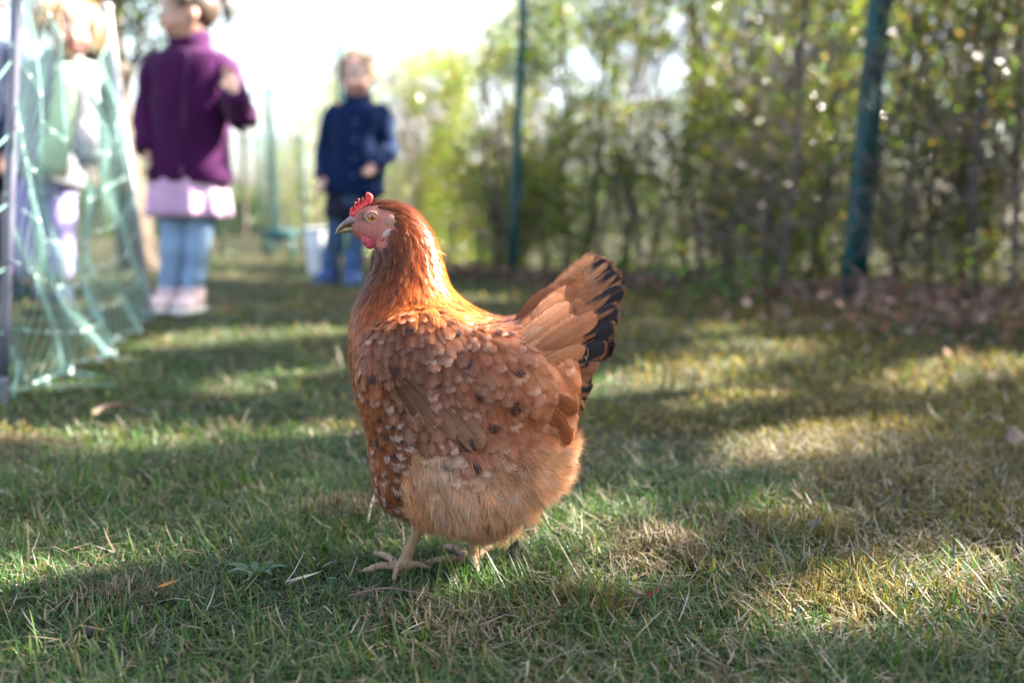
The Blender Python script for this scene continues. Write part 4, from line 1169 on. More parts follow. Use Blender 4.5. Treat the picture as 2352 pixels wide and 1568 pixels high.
mb2 = MB(); fluff_field(mb2, RP[fi], RN[fi], RX[fi], 22)
v_, t_, q_, c_, u_ = mb2.arrays(); v_[:, 1] = 2 * YH - v_[:, 1]; mb.add(v_, t_[:, ::-1], q_, c_, u_)
o = mb.build('belly_fluff', fluff_m, hen); tag(o, kind='stuff')
# loose hairs: fine barb ends that break up the feather edges over breast, wing and neck
def hairs(mb, idx, L, W, lift, tint):
    idx = np.array(idx); n = len(idx); p0, nr = RP[idx], RN[idx]
    d = []
    for i in idx:
        fd = flow(*RX[i]); d.append([fd[0], 0, -fd[1]])
    d = np.array(d) + rng.normal(0, .20, (n, 3)); d = unit(d - nr * np.sum(d * nr, 1, keepdims=True))
    tone = np.array([mixpts(*RX[i], TONE) * tgain(*RX[i]) for i in idx]) * rng.uniform(.6, 1.6, (n, 1)); tone = tone * (1 - tint) + np.array([.55, .32, .17]) * tint
    a = p0 + nr * rng.uniform(.0015, lift, n)[:, None]; ln = rng.uniform(.5, 1.2, n) * L
    m1 = a + d * (ln * .5)[:, None] + nr * .0006; e = a + d * ln[:, None] + nr * rng.uniform(-.001, .0025, n)[:, None]
    w = np.cross(d, nr) * rng.uniform(.5, 1, n)[:, None] * W
    v = np.stack([a - w, a + w, m1 - w, m1 + w, e], 1); f = np.array([[0, 1, 3], [0, 3, 2], [2, 3, 4]])
    mb.add(v.reshape(-1, 3), tris=(np.arange(n)[:, None, None] * 5 + f[None]).reshape(-1, 3), col=np.repeat(tone, 5, 0))
mb = MB()
hairs(mb, [i for i in range(len(RP)) if REG[i] == 3][:5200], .011, .00014, .0050, .15)
hairs(mb, [i for i in range(len(RP)) if REG[i] == 2][:9000], .0085, .00012, .0052, .08)
hairs(mb, [i for i in range(len(RP)) if REG[i] == 1][:5200], .013, .00014, .0042, .0)
o = mirrored(mb).build('barbs', hackle_m, hen); tag(o, kind='stuff')

# --- head: beak, comb, wattles, lobes, eyes
def hz(zx, zy): return ((1250 + zx / 2.614) / 1.7415, (720 + zy / 2.614) / 1.7415)     # from an enlarged view of the head
bk = MB()
def mand(top, bot, wid, cols, n=16):
    a = np.array([Q(*hz(*p)) for p in top]); b = np.array([Q(*hz(*p)) for p in bot]); m_ = 18
    a, b, w = cr(a, m_), cr(b, m_), cr(np.array(wid)[:, None], m_)[:, 0]
    C = (a + b) / 2; h = np.linalg.norm(a - b, axis=1) / 2
    th = np.linspace(0, 2 * math.pi, n, endpoint=False); up = unit(a - b)
    v = C[:, None] + up[:, None] * (h[:, None] * np.cos(th))[..., None] + np.array([0, 1.0, 0]) * (w[:, None] * np.sin(th))[..., None]
    t = np.linspace(0, 1, m_)
    c = np.repeat(cr(np.array(cols), m_)[:, None], n, 1) * (1 + .12 * np.cos(th))[None, :, None]
    i = np.arange(m_ - 1)[:, None] * n; j = np.arange(n)[None]; j2 = (j + 1) % n
    V = np.concatenate([v.reshape(-1, 3), C[-1:]]); cc = np.concatenate([c.reshape(-1, 3), [cols[-1]]])
    jj = np.arange(n); tri = np.stack([(m_ - 1) * n + jj, (m_ - 1) * n + (jj + 1) % n, np.full(n, m_ * n)], 1)
    bk.add(V, tri, np.stack([i + j, i + j2, i + n + j2, i + n + j], -1).reshape(-1, 4), cc)
horn, hdark, htip = np.array([.27, .165, .10]), np.array([.13, .08, .068]), np.array([.36, .26, .16])
mand([(490, 400), (405, 372), (350, 412), (298, 455), (262, 500), (238, 562)], [(560, 515), (470, 488), (400, 490), (350, 500), (290, 530), (243, 570)], [.0105, .0092, .0078, .0060, .0040, .0010], [hdark * 1.7, hdark * 1.5, hdark, horn * .8, horn, htip])
mand([(565, 512), (470, 480), (400, 480), (340, 494), (290, 526), (262, 548)], [(550, 545), (480, 560), (420, 549), (350, 550), (300, 556), (266, 562)], [.0090, .0078, .0066, .0050, .0030, .0012], [horn * .9, horn, htip * .8, htip * .8, htip * .7, htip * .6])
beak = bk.build('beak', beak_m, hen)
nb = MB()
for sg in (-1, 1): ball(nb, Q(*hz(392, 440), sg * .0064), (.0030, .0012, .0011), side=unit([1, 0, .5]), axis=(-.5, 0, 1), n=10, k=6, col=(.03, .02, .018))
nb.build('nostril', mat('nostril_dark', (.03, .02, .018), rough=.7), beak)

# comb: a thin serrated blade of flesh
out = [(385, 372), (395, 318), (405, 284), (424, 290), (430, 322), (438, 255), (448, 224), (462, 262), (470, 280), (474, 215), (486, 190), (500, 235), (508, 245), (516, 195), (528, 174), (546, 205), (553, 208), (556, 160), (562, 135), (585, 130), (618, 148), (634, 172), (632, 205), (618, 236), (598, 262), (540, 300), (490, 340), (450, 378), (420, 390)]
def slab(outline, thick, dy, mat_, name, inner=.78, parent=hen, lean=0.0):
    pts = np.array([Q(*hz(*p), dy) for p in outline]); n = len(pts); c = pts.mean(0)
    mb = MB(); mid = c + (pts - c)
    rings = []
    for s_, k_ in ((-1, .80), (-.62, .95), (0, 1.0), (.62, .95), (1, .80)):
        loc = pts + (np.roll(pts, 1, 0) + np.roll(pts, -1, 0) - 2 * pts) * .12 * abs(s_)
        q = c + (loc - c) * (1 - (1 - k_) * .35) + np.array([0, s_ * thick * .5, 0])
        rings.append(q)
    v = np.concatenate(rings + [[c + [0, -thick * .62, 0]], [c + [0, thick * .62, 0]]])
    i = np.arange(4)[:, None] * n; j = np.arange(n)[None]; j2 = (j + 1) % n
    quads = np.stack([i + j, i + j2, i + n + j2, i + n + j], -1).reshape(-1, 4)
    jj = np.arange(n); jn = (jj + 1) % n
    return mb, v, quads, jj, jn, n, c
from mathutils.geometry import tessellate_polygon
def flesh(outline, thick, dy, mat_, name, fat=1.0, dome=0.0, y_out=None):
    pts2 = cr(np.array(outline + outline[:1], float), len(outline) * 3 + 1)[:-1]
    pts = np.array([Q(*hz(*p), dy) for p in pts2]); n = len(pts); c = pts.mean(0)
    tn = unit(np.roll(pts, -1, 0) - np.roll(pts, 1, 0)); inn = np.cross(tn, [0, 1.0, 0])
    if np.mean(np.sum(inn * (c - pts), 1)) < 0: inn = -inn
    mb = MB(); v = []
    for s_, k_ in ((-1, .0011), (-.75, .0004), (0, 0), (.75, .0004), (1, .0011)):
        v.append(pts + inn * k_ * fat + np.array([0, s_ * thick * .5, 0]))
    i = np.arange(4)[:, None] * n; j = np.arange(n)[None]; j2 = (j + 1) % n
    quads = np.stack([i + j, i + j2, i + n + j2, i + n + j], -1).reshape(-1, 4)
    tri = np.array(tessellate_polygon([[Vector((p[0], p[2], 0)) for p in v[0]]]))
    allv = np.concatenate(v)
    if dome: 
        r = np.linalg.norm(allv - c, axis=1); 
    mb.add(allv, np.concatenate([tri, tri[:, ::-1] + 4 * n]), quads)
    return mb.build(name, mat_, hen)
flesh(out, .0058, -.001, comb_m, 'comb')
wat = [(497, 560), (520, 572), (560, 590), (610, 610), (655, 630), (664, 655), (655, 690), (630, 718), (590, 722), (555, 700), (525, 665), (505, 620)]
dW = max(YH - surf(*hz(560, 590))[0][1], YH - surf(*hz(600, 610))[0][1], YH - surf(*hz(520, 585))[0][1])
def lens(outline, thick, dy, mat_, name):
    o2 = cr(np.array(outline + outline[:1], float), 40)[:-1]; pts = np.array([Q(*hz(*p), dy) for p in o2]); n = len(pts); c = pts.mean(0)
    mb = MB(); v = []
    for k_, y in ((0.02, -1), (.35, -.95), (.65, -.78), (.88, -.45), (1.0, 0), (.88, .45), (.65, .78), (.35, .95), (.02, 1)):
        fold = .12 * np.sin(np.arange(n) * .9) * k_ * (1 - k_) * thick * 2
        v.append(c + (pts - c) * k_ + np.stack([0 * fold, y * thick * .5 + fold, 0 * fold], 1))
    i = np.arange(8)[:, None] * n; j = np.arange(n)[None]; j2 = (j + 1) % n
    mb.add(np.concatenate(v), quads=np.stack([i + j, i + j2, i + n + j2, i + n + j], -1).reshape(-1, 4))
    return mb.build(name, mat_, hen)
lens(wat, .0066, -dW, wattle_m, 'wattle')
lens([(a + 6, b - 4) for a, b in wat], .0066, dW, wattle_m, 'wattle')
for sg in (-1, 1):
    wl = MB()
    dL = lambda a, b, o: (surf(*hz(a, b))[0][1] - YH + o) * (-sg)
    ball(wl, Q(*hz(775, 562), dL(775, 562, .0004)), (.0062, .0016, .0028), side=unit([.7, 0, .72]), axis=(-.72, 0, .7), n=14, k=8, col=(.42, .27, .26))
    ball(wl, Q(*hz(745, 598), dL(745, 598, .0002)), (.0045, .0016, .0018), side=unit([.5, 0, .85]), axis=(-.85, 0, .5), n=12, k=7, col=(.40, .10, .10))
    ball(wl, Q(*hz(812, 440), dL(812, 440, .0010)), (.0058, .0024, .0072), side=unit([1, 0, 0]), axis=(.2, 0, 1), n=12, k=8, col=(.34, .165, .115))
    wl.build('earlobe', lobe_m, hen)
iris_m = bpy.data.materials.new('hen_iris'); iris_m.use_nodes = True
bs = iris_m.node_tree.nodes['Principled BSDF']; bs.inputs['Roughness'].default_value = .06; bs.inputs['Coat Weight'].default_value = .6
at = iris_m.node_tree.nodes.new('ShaderNodeAttribute'); at.attribute_name = 'Col'; iris_m.node_tree.links.new(at.outputs['Color'], bs.inputs['Base Color'])
lid_m = mat('eyelid_skin', (.40, .215, .15), rough=.55, var=.15, scale=500, bump=.3, bscale=1500)
for sg in (-1, 1):
    hit, _n = surf(*hz(648, 388)); dyE = hit[1] - YH
    e = MB(); c0 = Q(*hz(648, 388), 0); c0[1] = YH + (dyE + .0026 if sg < 0 else -(dyE + .0026)); R = .0058
    # stacked rings from the rim to the pole give iris and pupil their own colours
    ang = np.concatenate([np.linspace(1.55, .62, 8), np.linspace(.58, .285, 6), [.275, .24, .12, .02]])
    n = 28; th = np.linspace(0, 2 * math.pi, n, endpoint=False)
    v = np.array([[c0[0] + R * math.sin(a) * math.cos(t), c0[1] + sg * R * math.cos(a) * .72, c0[2] + R * math.sin(a) * math.sin(t)] for a in ang for t in th])
    cc = []
    for a in ang:
        for t in th:
            if a < .28: k_ = np.array([.008, .008, .012])
            elif a < .64: k_ = np.array([.42, .125, .012]) * (.8 + .3 * math.sin(t * 9 + 1) * .5 + .25 * (a - .28))
            else: k_ = np.array([.10, .05, .03])
            cc.append(k_)
    i = np.arange(len(ang) - 1)[:, None] * n; j = np.arange(n)[None]; j2 = (j + 1) % n
    e.add(v, quads=np.stack([i + j, i + j2, i + n + j2, i + n + j], -1).reshape(-1, 4), col=np.array(cc))
    eye = e.build('eye', iris_m, hen)
    ld = MB()
    for rr, tk, dyo in ((.0050, .0009, .0016), (.0066, .0007, .0006)):
        t = np.linspace(0, 2 * math.pi, 37); ring = np.stack([c0[0] + rr * 1.08 * np.cos(t), np.full(37, c0[1] + sg * (dyo + .0012)), c0[2] + rr * .92 * np.sin(t)], 1)
        loft(ld, ring, tk, tk, (0, 1, 0), 8, caps=False)
    ld.build('eyelid', lid_m, eye)
# bristles in front of the eye and chin hairs
mb = MB(); n = 260
bxy = np.stack([rng.normal(480, 40, n), rng.normal(365, 45, n)], 1)
pp = []
for a, b in bxy:
    s_, n_ = surf(*hz(a, b)); pp.append((s_, n_))
p0 = np.array([q[0] for q in pp]); nn = np.array([q[1] for q in pp])
d = unit(np.array([.8, -.1, .5]) + rng.normal(0, .3, (n, 3)) + nn * .35); w = np.cross(d, nn) * .00018
v = np.stack([p0 - w, p0 + w, p0 + d * rng.uniform(.003, .0075, n)[:, None]], 1)
mb.add(v.reshape(-1, 3), tris=np.arange(n * 3).reshape(-1, 3), col=np.repeat(np.array([[.16, .07, .05]]) * rng.uniform(.5, 1.6, (n, 1)), 3, 0))
tag(mb.build('bristle', fluff_m, hen), kind='stuff')
# ------------------------------------------------------------------ children
skin_c = mat('child_skin', attr=True, rough=.55, var=.06, scale=40, sss=.1)
def cloth(name, color, var=.15, bump=.4, bscale=45, rough=.9, sheen=.05):
    return mat(name, color, spec=.12, rough=rough, var=var, scale=9, bump=bump, bscale=bscale, sheen=sheen)
eye_w = mat('eye_white', (.7, .68, .65), rough=.2); eye_d = mat('eye_dark', (.03, .02, .015), rough=.15)
lip_m = mat('lip_skin', (.45, .16, .14), rough=.5)

def hand(mb, w, d, side, L, curl=.5):
    """palm, four unequal bent fingers and a thumb leaving the side of the palm. w wrist, d direction, side = thumb side."""
    d = unit(d); s = unit(side - d * np.dot(side, d)); n = np.cross(d, s)
    pl = L * .50
    loft(mb, [w - d * L * .08, w + d * pl * .3, w + d * pl * .75, w + d * pl], [L * .14, L * .20, L * .23, L * .20], [L * .10, L * .10, L * .085, L * .07], s, 10)
    for k, (o, fl) in enumerate(((.165, .43), (.055, .50), (-.055, .47), (-.16, .36))):
        b = w + d * pl * .92 + s * o * L
        c1 = b + d * fl * L * .45 + n * fl * L * .12 * curl
        c2 = c1 + (d * math.cos(curl) + n * math.sin(curl)) * fl * L * .33
        c3 = c2 + (d * math.cos(curl * 1.8) + n * math.sin(curl * 1.8)) * fl * L * .26
        loft(mb, cr(np.array([b - d * .1 * L, b, c1, c2, c3]), 9), np.linspace(L * .058, L * .042, 9), np.linspace(L * .055, L * .040, 9), s, 8)
    tb = w + d * pl * .25 + s * L * .17
    loft(mb, cr(np.array([tb - s * L * .1, tb, tb + (s * .7 + d * .7) * L * .20 + n * L * .05, tb + (s * .45 + d * .9) * L * .36 + n * L * .10]), 7), np.linspace(L * .085, L * .05, 7), np.linspace(L * .075, L * .045, 7), n, 8)

def child(label, J, h, col_skin, face_dir, hair, group='children standing on the lawn'):
    """continuous body from joints J (world points); returns the thing and its frame."""
    root = tag(empty('person', (J['hip'][0], J['hip'][1], 0)), label, 'child', group)
    mb = MB(); f = unit(face_dir); r = unit(np.cross(f, [0, 0, 1])); up = np.array([0, 0, 1.0])
    hd = J['head']; R = h * .072                                       # head half-width
    # head: cranium, jaw, cheeks, nose, ears, neck
    ball(mb, hd + up * R * .28, (R * 1.0, R * 1.16, R * 1.06), side=r, axis=up, n=18, k=11)
    loft(mb, [hd + up * R * .1 + f * R * .12, hd - up * R * .45 + f * R * .26, hd - up * R * .92 + f * R * .36, hd - up * R * 1.16 + f * R * .46], [R * .94, R * .86, R * .62, R * .30], [R * .98, R * .84, R * .58, R * .26], r, 16)
    ball(mb, hd - up * R * .30 + f * R * 1.10, (R * .17, R * .20, R * .22), side=r, axis=up, n=10, k=7)
    ball(mb, hd + up * R * .02 + f * R * 1.02, (R * .12, R * .14, R * .30), side=r, axis=up, n=10, k=7)
    for sg in (-1, 1):
        ball(mb, hd - up * R * .12 + r * sg * R * .98 - f * R * .05, (R * .10, R * .24, R * .32), side=r, axis=up, n=10, k=7)
        ball(mb, hd - up * R * .42 + r * sg * R * .42 + f * R * .72, (R * .34, R * .30, R * .34), side=r, axis=up, n=10, k=7)
    nk = J['neck']
    loft(mb, [hd - up * R * .6 - f * R * .1, (hd + nk) / 2 - up * R * .2, nk - up * .02], [R * .58, R * .54, R * .7], [R * .58, R * .54, R * .66], r, 14)
    ch = J.get('chest', nk * .62 + J['hip'] * .38); tr = unit(J['shR'] - J['shL']) * -1
    loft(mb, cr(np.array([nk - up * .01, nk * .8 + J['hip'] * .2, ch, nk * .35 + J['hip'] * .65, J['hip'], J['hip'] - up * .05 * h]), 14), cr(np.array([[.035], [.105], [.098], [.088], [.098], [.07]]) * h, 14)[:, 0], cr(np.array([[.035], [.06], [.068], [.062], [.068], [.06]]) * h, 14)[:, 0], J['shR'] - J['shL'], 18)
    for s_ in 'LR':
        loft(mb, cr(np.array([J['sh' + s_] * .8 + nk * .2, J['sh' + s_], J['el' + s_], J['wr' + s_]]), 14), np.linspace(.034, .019, 14) * h, np.linspace(.034, .017, 14) * h, up * .1 + f, 12)
        hand(mb, J['wr' + s_], J['hd' + s_] - J['wr' + s_], J['th' + s_], h * .092, J.get('curl' + s_, .5))
        loft(mb, cr(np.array([J['hp' + s_] + up * .02 * h, J['kn' + s_], J['an' + s_]]), 14), cr(np.array([[.044], [.031], [.022]]) * h, 14)[:, 0], cr(np.array([[.046], [.032], [.024]]) * h, 14)[:, 0], r, 14)
        fd = J['ft' + s_]
        loft(mb, [J['an' + s_] - fd * .03 * h - up * .012 * h, J['an' + s_] + fd * .03 * h - up * .018 * h, J['an' + s_] + fd * .10 * h - up * .026 * h], [.026 * h, .030 * h, .022 * h], [.026 * h, .02 * h, .012 * h], np.cross(fd, up), 10)
    me = remesh(mb, .0058, 3); v = vcoords(me)
    c = np.tile(np.asarray(col_skin), (len(v), 1))
    ck = np.zeros(len(v))
    for sg in (-1, 1): ck += np.exp(-np.sum((v - (hd - up * R * .42 + r * sg * R * .5 + f * R * .85)) ** 2, 1) / (R * .35) ** 2)
    c = c * (1 - .25 * ck[:, None] * np.array([0, 1, 1])); paint(me, c)
    body = link('body', me, skin_c, root)
    for sg in (-1, 1):
        e = MB(); ball(e, hd + up * R * .10 + r * sg * R * .40 + f * R * .985, (R * .15, R * .10, R * .10), side=r, axis=up, n=12, k=7); eo = e.build('eye', eye_w, root)
        e = MB(); ball(e, hd + up * R * .10 + r * sg * R * .40 + f * R * 1.055, (R * .07, R * .045, R * .07), side=r, axis=up, n=10, k=6); e.build('iris', eye_d, eo)
        e = MB(); loft(e, cr(np.array([hd + up * R * .30 + r * sg * R * .22 + f * R * 1.10, hd + up * R * .37 + r * sg * R * .42 + f * R * 1.05, hd + up * R * .30 + r * sg * R * .62 + f * R * .90]), 7), R * .035, R * .035, up, 6); e.build('eyebrow', hair['mat'], root)
    e = MB(); loft(e, cr(np.array([hd - up * R * .62 - r * R * .26 + f * R * .92, hd - up * R * .64 + f * R * 1.03, hd - up * R * .62 + r * R * .26 + f * R * .92]), 8), R * .075, R * .05, up, 8); e.build('lips', lip_m, root)
    # hair: a shell of the skull plus many locks
    hb = MB(); rr = np.random.default_rng(int(h * 1e4))
    ball(hb, hd + up * R * .36 - f * R * .14, (R * 1.06, R * 1.13, R * 1.07), side=r, axis=up, n=20, k=12, col=hair['col'])
    for _ in range(hair['locks']):
        a = rr.uniform(-2.5, 2.5); el = rr.uniform(.15, 1.5)
        dirn = unit((-f * math.cos(a) + r * math.sin(a)) * math.cos(el) + up * math.sin(el))
        st = hd + up * R * .36 + dirn * R * 1.06
        fall = unit(-up * .9 + dirn * .35 - f * .15 + rr.normal(0, .25, 3)) if hair['long'] else unit(np.cross(dirn, r) + rr.normal(0, .4, 3) - up * .3)
        L = R * rr.uniform(*hair['len'])
        p = cr(np.array([st, st + fall * L * .5 + dirn * R * .07, st + unit(fall - up * .5) * L]), 7)
        wd = R * rr.uniform(.05, .12)
        loft(hb, p, wd * np.array([.6, 1, 1, .9, .7, .45, .12]), wd * .5 * np.array([.6, 1, 1, .9, .7, .45, .12]), np.cross(fall, dirn), 6, col=np.array(hair['col']) * rr.uniform(.6, 1.5))
    for kind, pts, rad in hair.get('extra', ()):
        for _ in range(34):
            q = np.array([hd + r * a * R + f * b * R + up * c_ * R for a, b, c_ in pts]) + rr.normal(0, .09 * R, (len(pts), 3))
            loft(hb, cr(q, 8), rad * R * np.array([.5, .9, 1, 1, .9, .7, .45, .15]), rad * R * .6 * np.array([.5, .9, 1, 1, .9, .7, .45, .15]), r + .1, 6, col=np.array(hair['col']) * rr.uniform(.6, 1.5))
    hb.build('hair', hair['mat'], root)
    return root, (f, r, up, R)

def jacket(root, J, h, m, hem, grow=1.0, flare=1.0, collar=True, name='jacket', sleeve=1.0, trim=None, seed=0, front=None):
    up = np.array([0, 0, 1.0]); side = unit(J['shR'] - J['shL']); mb = MB(); nk, hip = J['neck'], J['hip']; n = 26
    w = np.array([.046, .075, .110, .124, .122, .120, .122 * flare, .128 * flare, .132 * flare]) * h * grow
    d = np.array([.046, .062, .074, .086, .090, .090, .092, .096, .098]) * h * grow
    bot = np.array([hip[0], hip[1], hem])
    path = np.array([nk + up * .035 * h, nk + up * .002 * h, nk - up * .018 * h, nk - up * .055 * h, nk * .66 + bot * .34, nk * .48 + bot * .52, nk * .30 + bot * .70, nk * .12 + bot * .88, bot])
    loft(mb, cr(path, n), cr(w[:, None], n)[:, 0], cr(d[:, None], n)[:, 0], side, 36, wob=.022, seed=seed, power=2.3, caps=False)
    for s_ in 'LR':
        a, b, c_ = J['sh' + s_], J['el' + s_], J['wr' + s_]
        p = cr(np.array([a * .78 + nk * .22 + up * .004, a, a * .5 + b * .5, b, b * .45 + c_ * .55, c_]), 22)
        rad = cr(np.array([[.05], [.054], [.049], [.046], [.042], [.034]]) * h * grow * sleeve, 22)[:, 0]
        rad = rad * (1 + .05 * np.sin(np.linspace(0, 19, 22) + seed))
        loft(mb, p, rad, rad * .95, up * .1 + np.array([.2, -1, 0]), 18, wob=.03, seed=seed + 3)
    if collar:
        loft(mb, [nk - up * .02 * h, nk + up * .02 * h, nk + up * .052 * h, nk + up * .054 * h, nk + up * .01 * h], np.array([.058, .058, .060, .052, .050]) * h, np.array([.056, .056, .058, .050, .048]) * h, side, 20, caps=False)
    o = mb.build(name, m, root)
    sd = o.modifiers.new('thickness', 'SOLIDIFY'); sd.thickness = .006; sd.offset = 1
    return o

def trousers(root, J, h, m, top, hem_dz=0.0, grow=1.0, name='trousers'):
    mb = MB(); up = np.array([0, 0, 1.0]); side = unit(J['shR'] - J['shL']); hip = J['hip']
    loft(mb, [np.array([hip[0], hip[1], top]), hip + up * .01, hip - up * .05 * h, hip - up * .075 * h], np.array([.10, .108, .108, .08]) * h, np.array([.072, .08, .082, .07]) * h, side, 22)
    for s_ in 'LR':
        p = cr(np.array([J['hp' + s_] + up * .03 * h, J['hp' + s_] * .5 + J['kn' + s_] * .5, J['kn' + s_], J['kn' + s_] * .45 + J['an' + s_] * .55, J['an' + s_] + up * hem_dz]), 22)
        rad = cr(np.array([[.066], [.060], [.049], [.044], [.038]]) * h * grow, 22)[:, 0] * (1 + .03 * np.sin(np.linspace(0, 25, 22)))
        loft(mb, p, rad, rad, side, 18, wob=.02, seed=5)
    return mb.build(name, m, root)

def shoes(root, J, h, m, sole_m, boot=0.0, size=1.0):
    up = np.array([0, 0, 1.0])
    for s_ in 'LR':
        mb = MB(); a = J['an' + s_]; fd = unit(J['ft' + s_]); sd = np.cross(fd, up); g = np.array([a[0], a[1], 0])
        L = h * .15 * size
        prof = [(-.34, .022, .050), (-.30, .030, .060), (-.1, .032, .066), (.15, .036, .056), (.40, .040, .040), (.58, .032, .032), (.66, .012, .018)]
        path = [g + fd * L * t + up * (.012 + hh * h * .5) for t, w, hh in prof]
        loft(mb, cr(np.array(path), 16), cr(np.array([[w * h] for t, w, hh in prof]), 16)[:, 0], cr(np.array([[hh * h * .5] for t, w, hh in prof]), 16)[:, 0], sd, 16, power=2.4)
        z = boot if boot else .075 * h
        loft(mb, [g + up * .02, g + up * z * .6, g + up * z], [.036 * h, .038 * h, .041 * h], [.040 * h, .042 * h, .045 * h], sd, 16)
        o = mb.build('shoe' if not boot else 'boot', m, root)
        so = MB(); pts = [(-.40, .026), (-.2, .036), (.15, .041), (.45, .044), (.64, .034), (.72, .012)]
        loft(so, cr(np.array([g + fd * L * t + up * .008 for t, w in pts]), 12), cr(np.array([[w * h] for t, w in pts]), 12)[:, 0], .012, sd, 14, power=3)
        so.build('sole', sole_m, o)

def joints(Y, d):
    """joints given as photo px (+ depth offset) at the child's distance."""
    J = {}
    for k, v in d.items():
        if k.startswith(('th', 'ft')): J[k] = unit(np.array(v, float))
        elif k.startswith('curl'): J[k] = v
        else: J[k] = P(v[0], v[1], Y + (v[2] if len(v) > 2 else 0))
    return J
F = np.array
# --- girl in the purple jacket, looking to the left, one hand raised to her shoulder
J = joints(YG, dict(head=(436, 34, 0), neck=(436, 118, .02), hip=(436, 408, .02), shR=(362, 162, .02), shL=(508, 162, .02),
    elR=(340, 272, .02), wrR=(337, 348, -.04), hdR=(341, 385, -.06), thR=(.6, -.8, 0), elL=(556, 268, -.06), wrL=(540, 212, -.17), hdL=(528, 180, -.15), thL=(-1, -.2, .2), curlR=.9, curlL=.8,
    hpR=(404, 420, .02), hpL=(464, 420, .02), knR=(400, 560, 0), knL=(453, 560, 0), anR=(390, 680, .02), anL=(440, 680, .0), ftR=(-.25, -1, 0), ftL=(-.05, -1, 0)))
hair_brown = mat('hair_brown', attr=True, rough=.45, var=.3, scale=60)
girl, fr = child('girl in a dark purple jacket and pink skirt, looking left with one hand raised', J, 1.19, (.52, .30, .22), F([-.93, -.36, -.08]),
    dict(mat=hair_brown, col=(.075, .045, .032), locks=130, long=False, len=(.5, 1.0), extra=[('bun', [(.0, -.95, .5), (.1, -1.25, .75), (.05, -1.5, .6), (.0, -1.6, .1), (.02, -1.6, -.35)], .10)]))
jk = jacket(girl, J, 1.19, cloth('purple_fleece', (.044, .004, .044), rough=.9, sheen=.1), .475, grow=.93, flare=1.03, seed=2)
z = MB(); zp = cr(np.array([P(430, 120, YG - .085), P(425, 180, YG - .115), P(418, 280, YG - .125), P(412, 415, YG - .135)]), 14); loft(z, zp, .007, .004, (1, 0, 0), 8)
z.build('zip', cloth('zip_dark', (.030, .005, .034)), jk)
pk = MB(); loft(pk, cr(np.array([P(502, 205, YG - .10), P(492, 230, YG - .118), P(472, 252, YG - .122)]), 8), .008, .004, (1, 0, 0), 8)
pk.build('pocket_flap', cloth('pocket_purple', (.12, .02, .10)), jk)
sk = MB(); k_ = 40; th = np.linspace(0, 2 * math.pi, 73)[:-1]
cc = P(432, 420, YG + .02); rows = []
for t, (py_) in zip(np.linspace(0, 1, 7), np.linspace(396, 498, 7)):
    cz = P(432, py_ , YG + .02)[2]; pleat = 1 + (.02 + .055 * t) * np.sin(th * 9 + .8) + .02 * t * np.sin(th * 23)
    rows.append(np.stack([cc[0] + (.135 + .012 * t) * pleat * np.cos(th), cc[1] + (.108 + .012 * t) * pleat * np.sin(th), np.full(72, cz)], 1))
i = np.arange(6)[:, None] * 72; j = np.arange(72)[None]; j2 = (j + 1) % 72
sk.add(np.concatenate(rows), quads=np.stack([i + j, i + j2, i + 72 + j2, i + 72 + j], -1).reshape(-1, 4))
so_ = sk.build('skirt', cloth('pink_cotton', (.56, .34, .50), bump=.2), girl); sd_ = so_.modifiers.new('thickness', 'SOLIDIFY'); sd_.thickness = .003
trousers(girl, J, 1.19, cloth('light_denim', (.20, .29, .42), var=.25), .50, hem_dz=.02, grow=.84, name='jeans')
shoes(girl, J, 1.19, cloth('shoe_pale_pink', (.52, .38, .38)), cloth('shoe_sole_white', (.6, .57, .55)), size=1.0)

# --- boy in the navy coat, facing the camera
J = joints(YB, dict(head=(823, 178, 0), neck=(823, 240, .02), hip=(812, 440, .02), shR=(768, 268, .02), shL=(876, 268, .02), elR=(748, 345, .04), wrR=(741, 408, -.04), hdR=(737, 440, -.08), thR=(.8, -.6, 0),
    elL=(890, 345, .02), wrL=(866, 388, -.14), hdL=(836, 398, -.22), thL=(-.2, 0, 1), curlR=.7, curlL=1.3, hpR=(788, 455, .02), hpL=(838, 455, .02), knR=(768, 548, -.01), knL=(820, 548, -.01), anR=(758, 632, .02), anL=(812, 632, .0), ftR=(-.45, -1, 0), ftL=(.1, -1, 0)))
hair_fair = mat('hair_fair', attr=True, rough=.45, var=.3, scale=60)
boy, fr = child('boy in a navy blue coat, jeans and blue boots standing beside the white bucket', J, 1.20, (.54, .32, .25), F([-.12, -1, -.15]),
    dict(mat=hair_fair, col=(.22, .13, .07), locks=120, long=False, len=(.5, .9)))
navy = cloth('navy_twill', (.003, .014, .055), rough=.85)
jk = jacket(boy, J, 1.20, navy, P(812, 448, YB)[2], grow=.93, flare=1.1, seed=8)
for py_ in (280, 322, 365, 405):
    b = MB(); ball(b, P(815 - (py_ - 280) * .02, py_, YB - .135), (.011, .006, .011), side=(1, 0, 0), axis=(0, 0, 1), n=12, k=6); b.build('button', mat('button_metal', (.03, .05, .12), rough=.4) if 'button_metal' not in bpy.data.materials else bpy.data.materials['button_metal'], jk)
cf_ = MB(); loft(cf_, [P(741, 396, YB - .03), P(740, 408, YB - .04)], .042, .042, (1, 0, 0), 14); cf_.build('cuff', cloth('cuff_purple', (.09, .03, .16)), jk)
cf_ = MB(); loft(cf_, [P(873, 383, YB - .12), P(864, 389, YB - .145)], .042, .042, (0, 0, 1), 14); cf_.build('cuff', navy, jk)
trousers(boy, J, 1.20, cloth('dark_jeans', (.05, .085, .15), var=.25), .60, grow=.84, name='jeans')
st_ = MB()
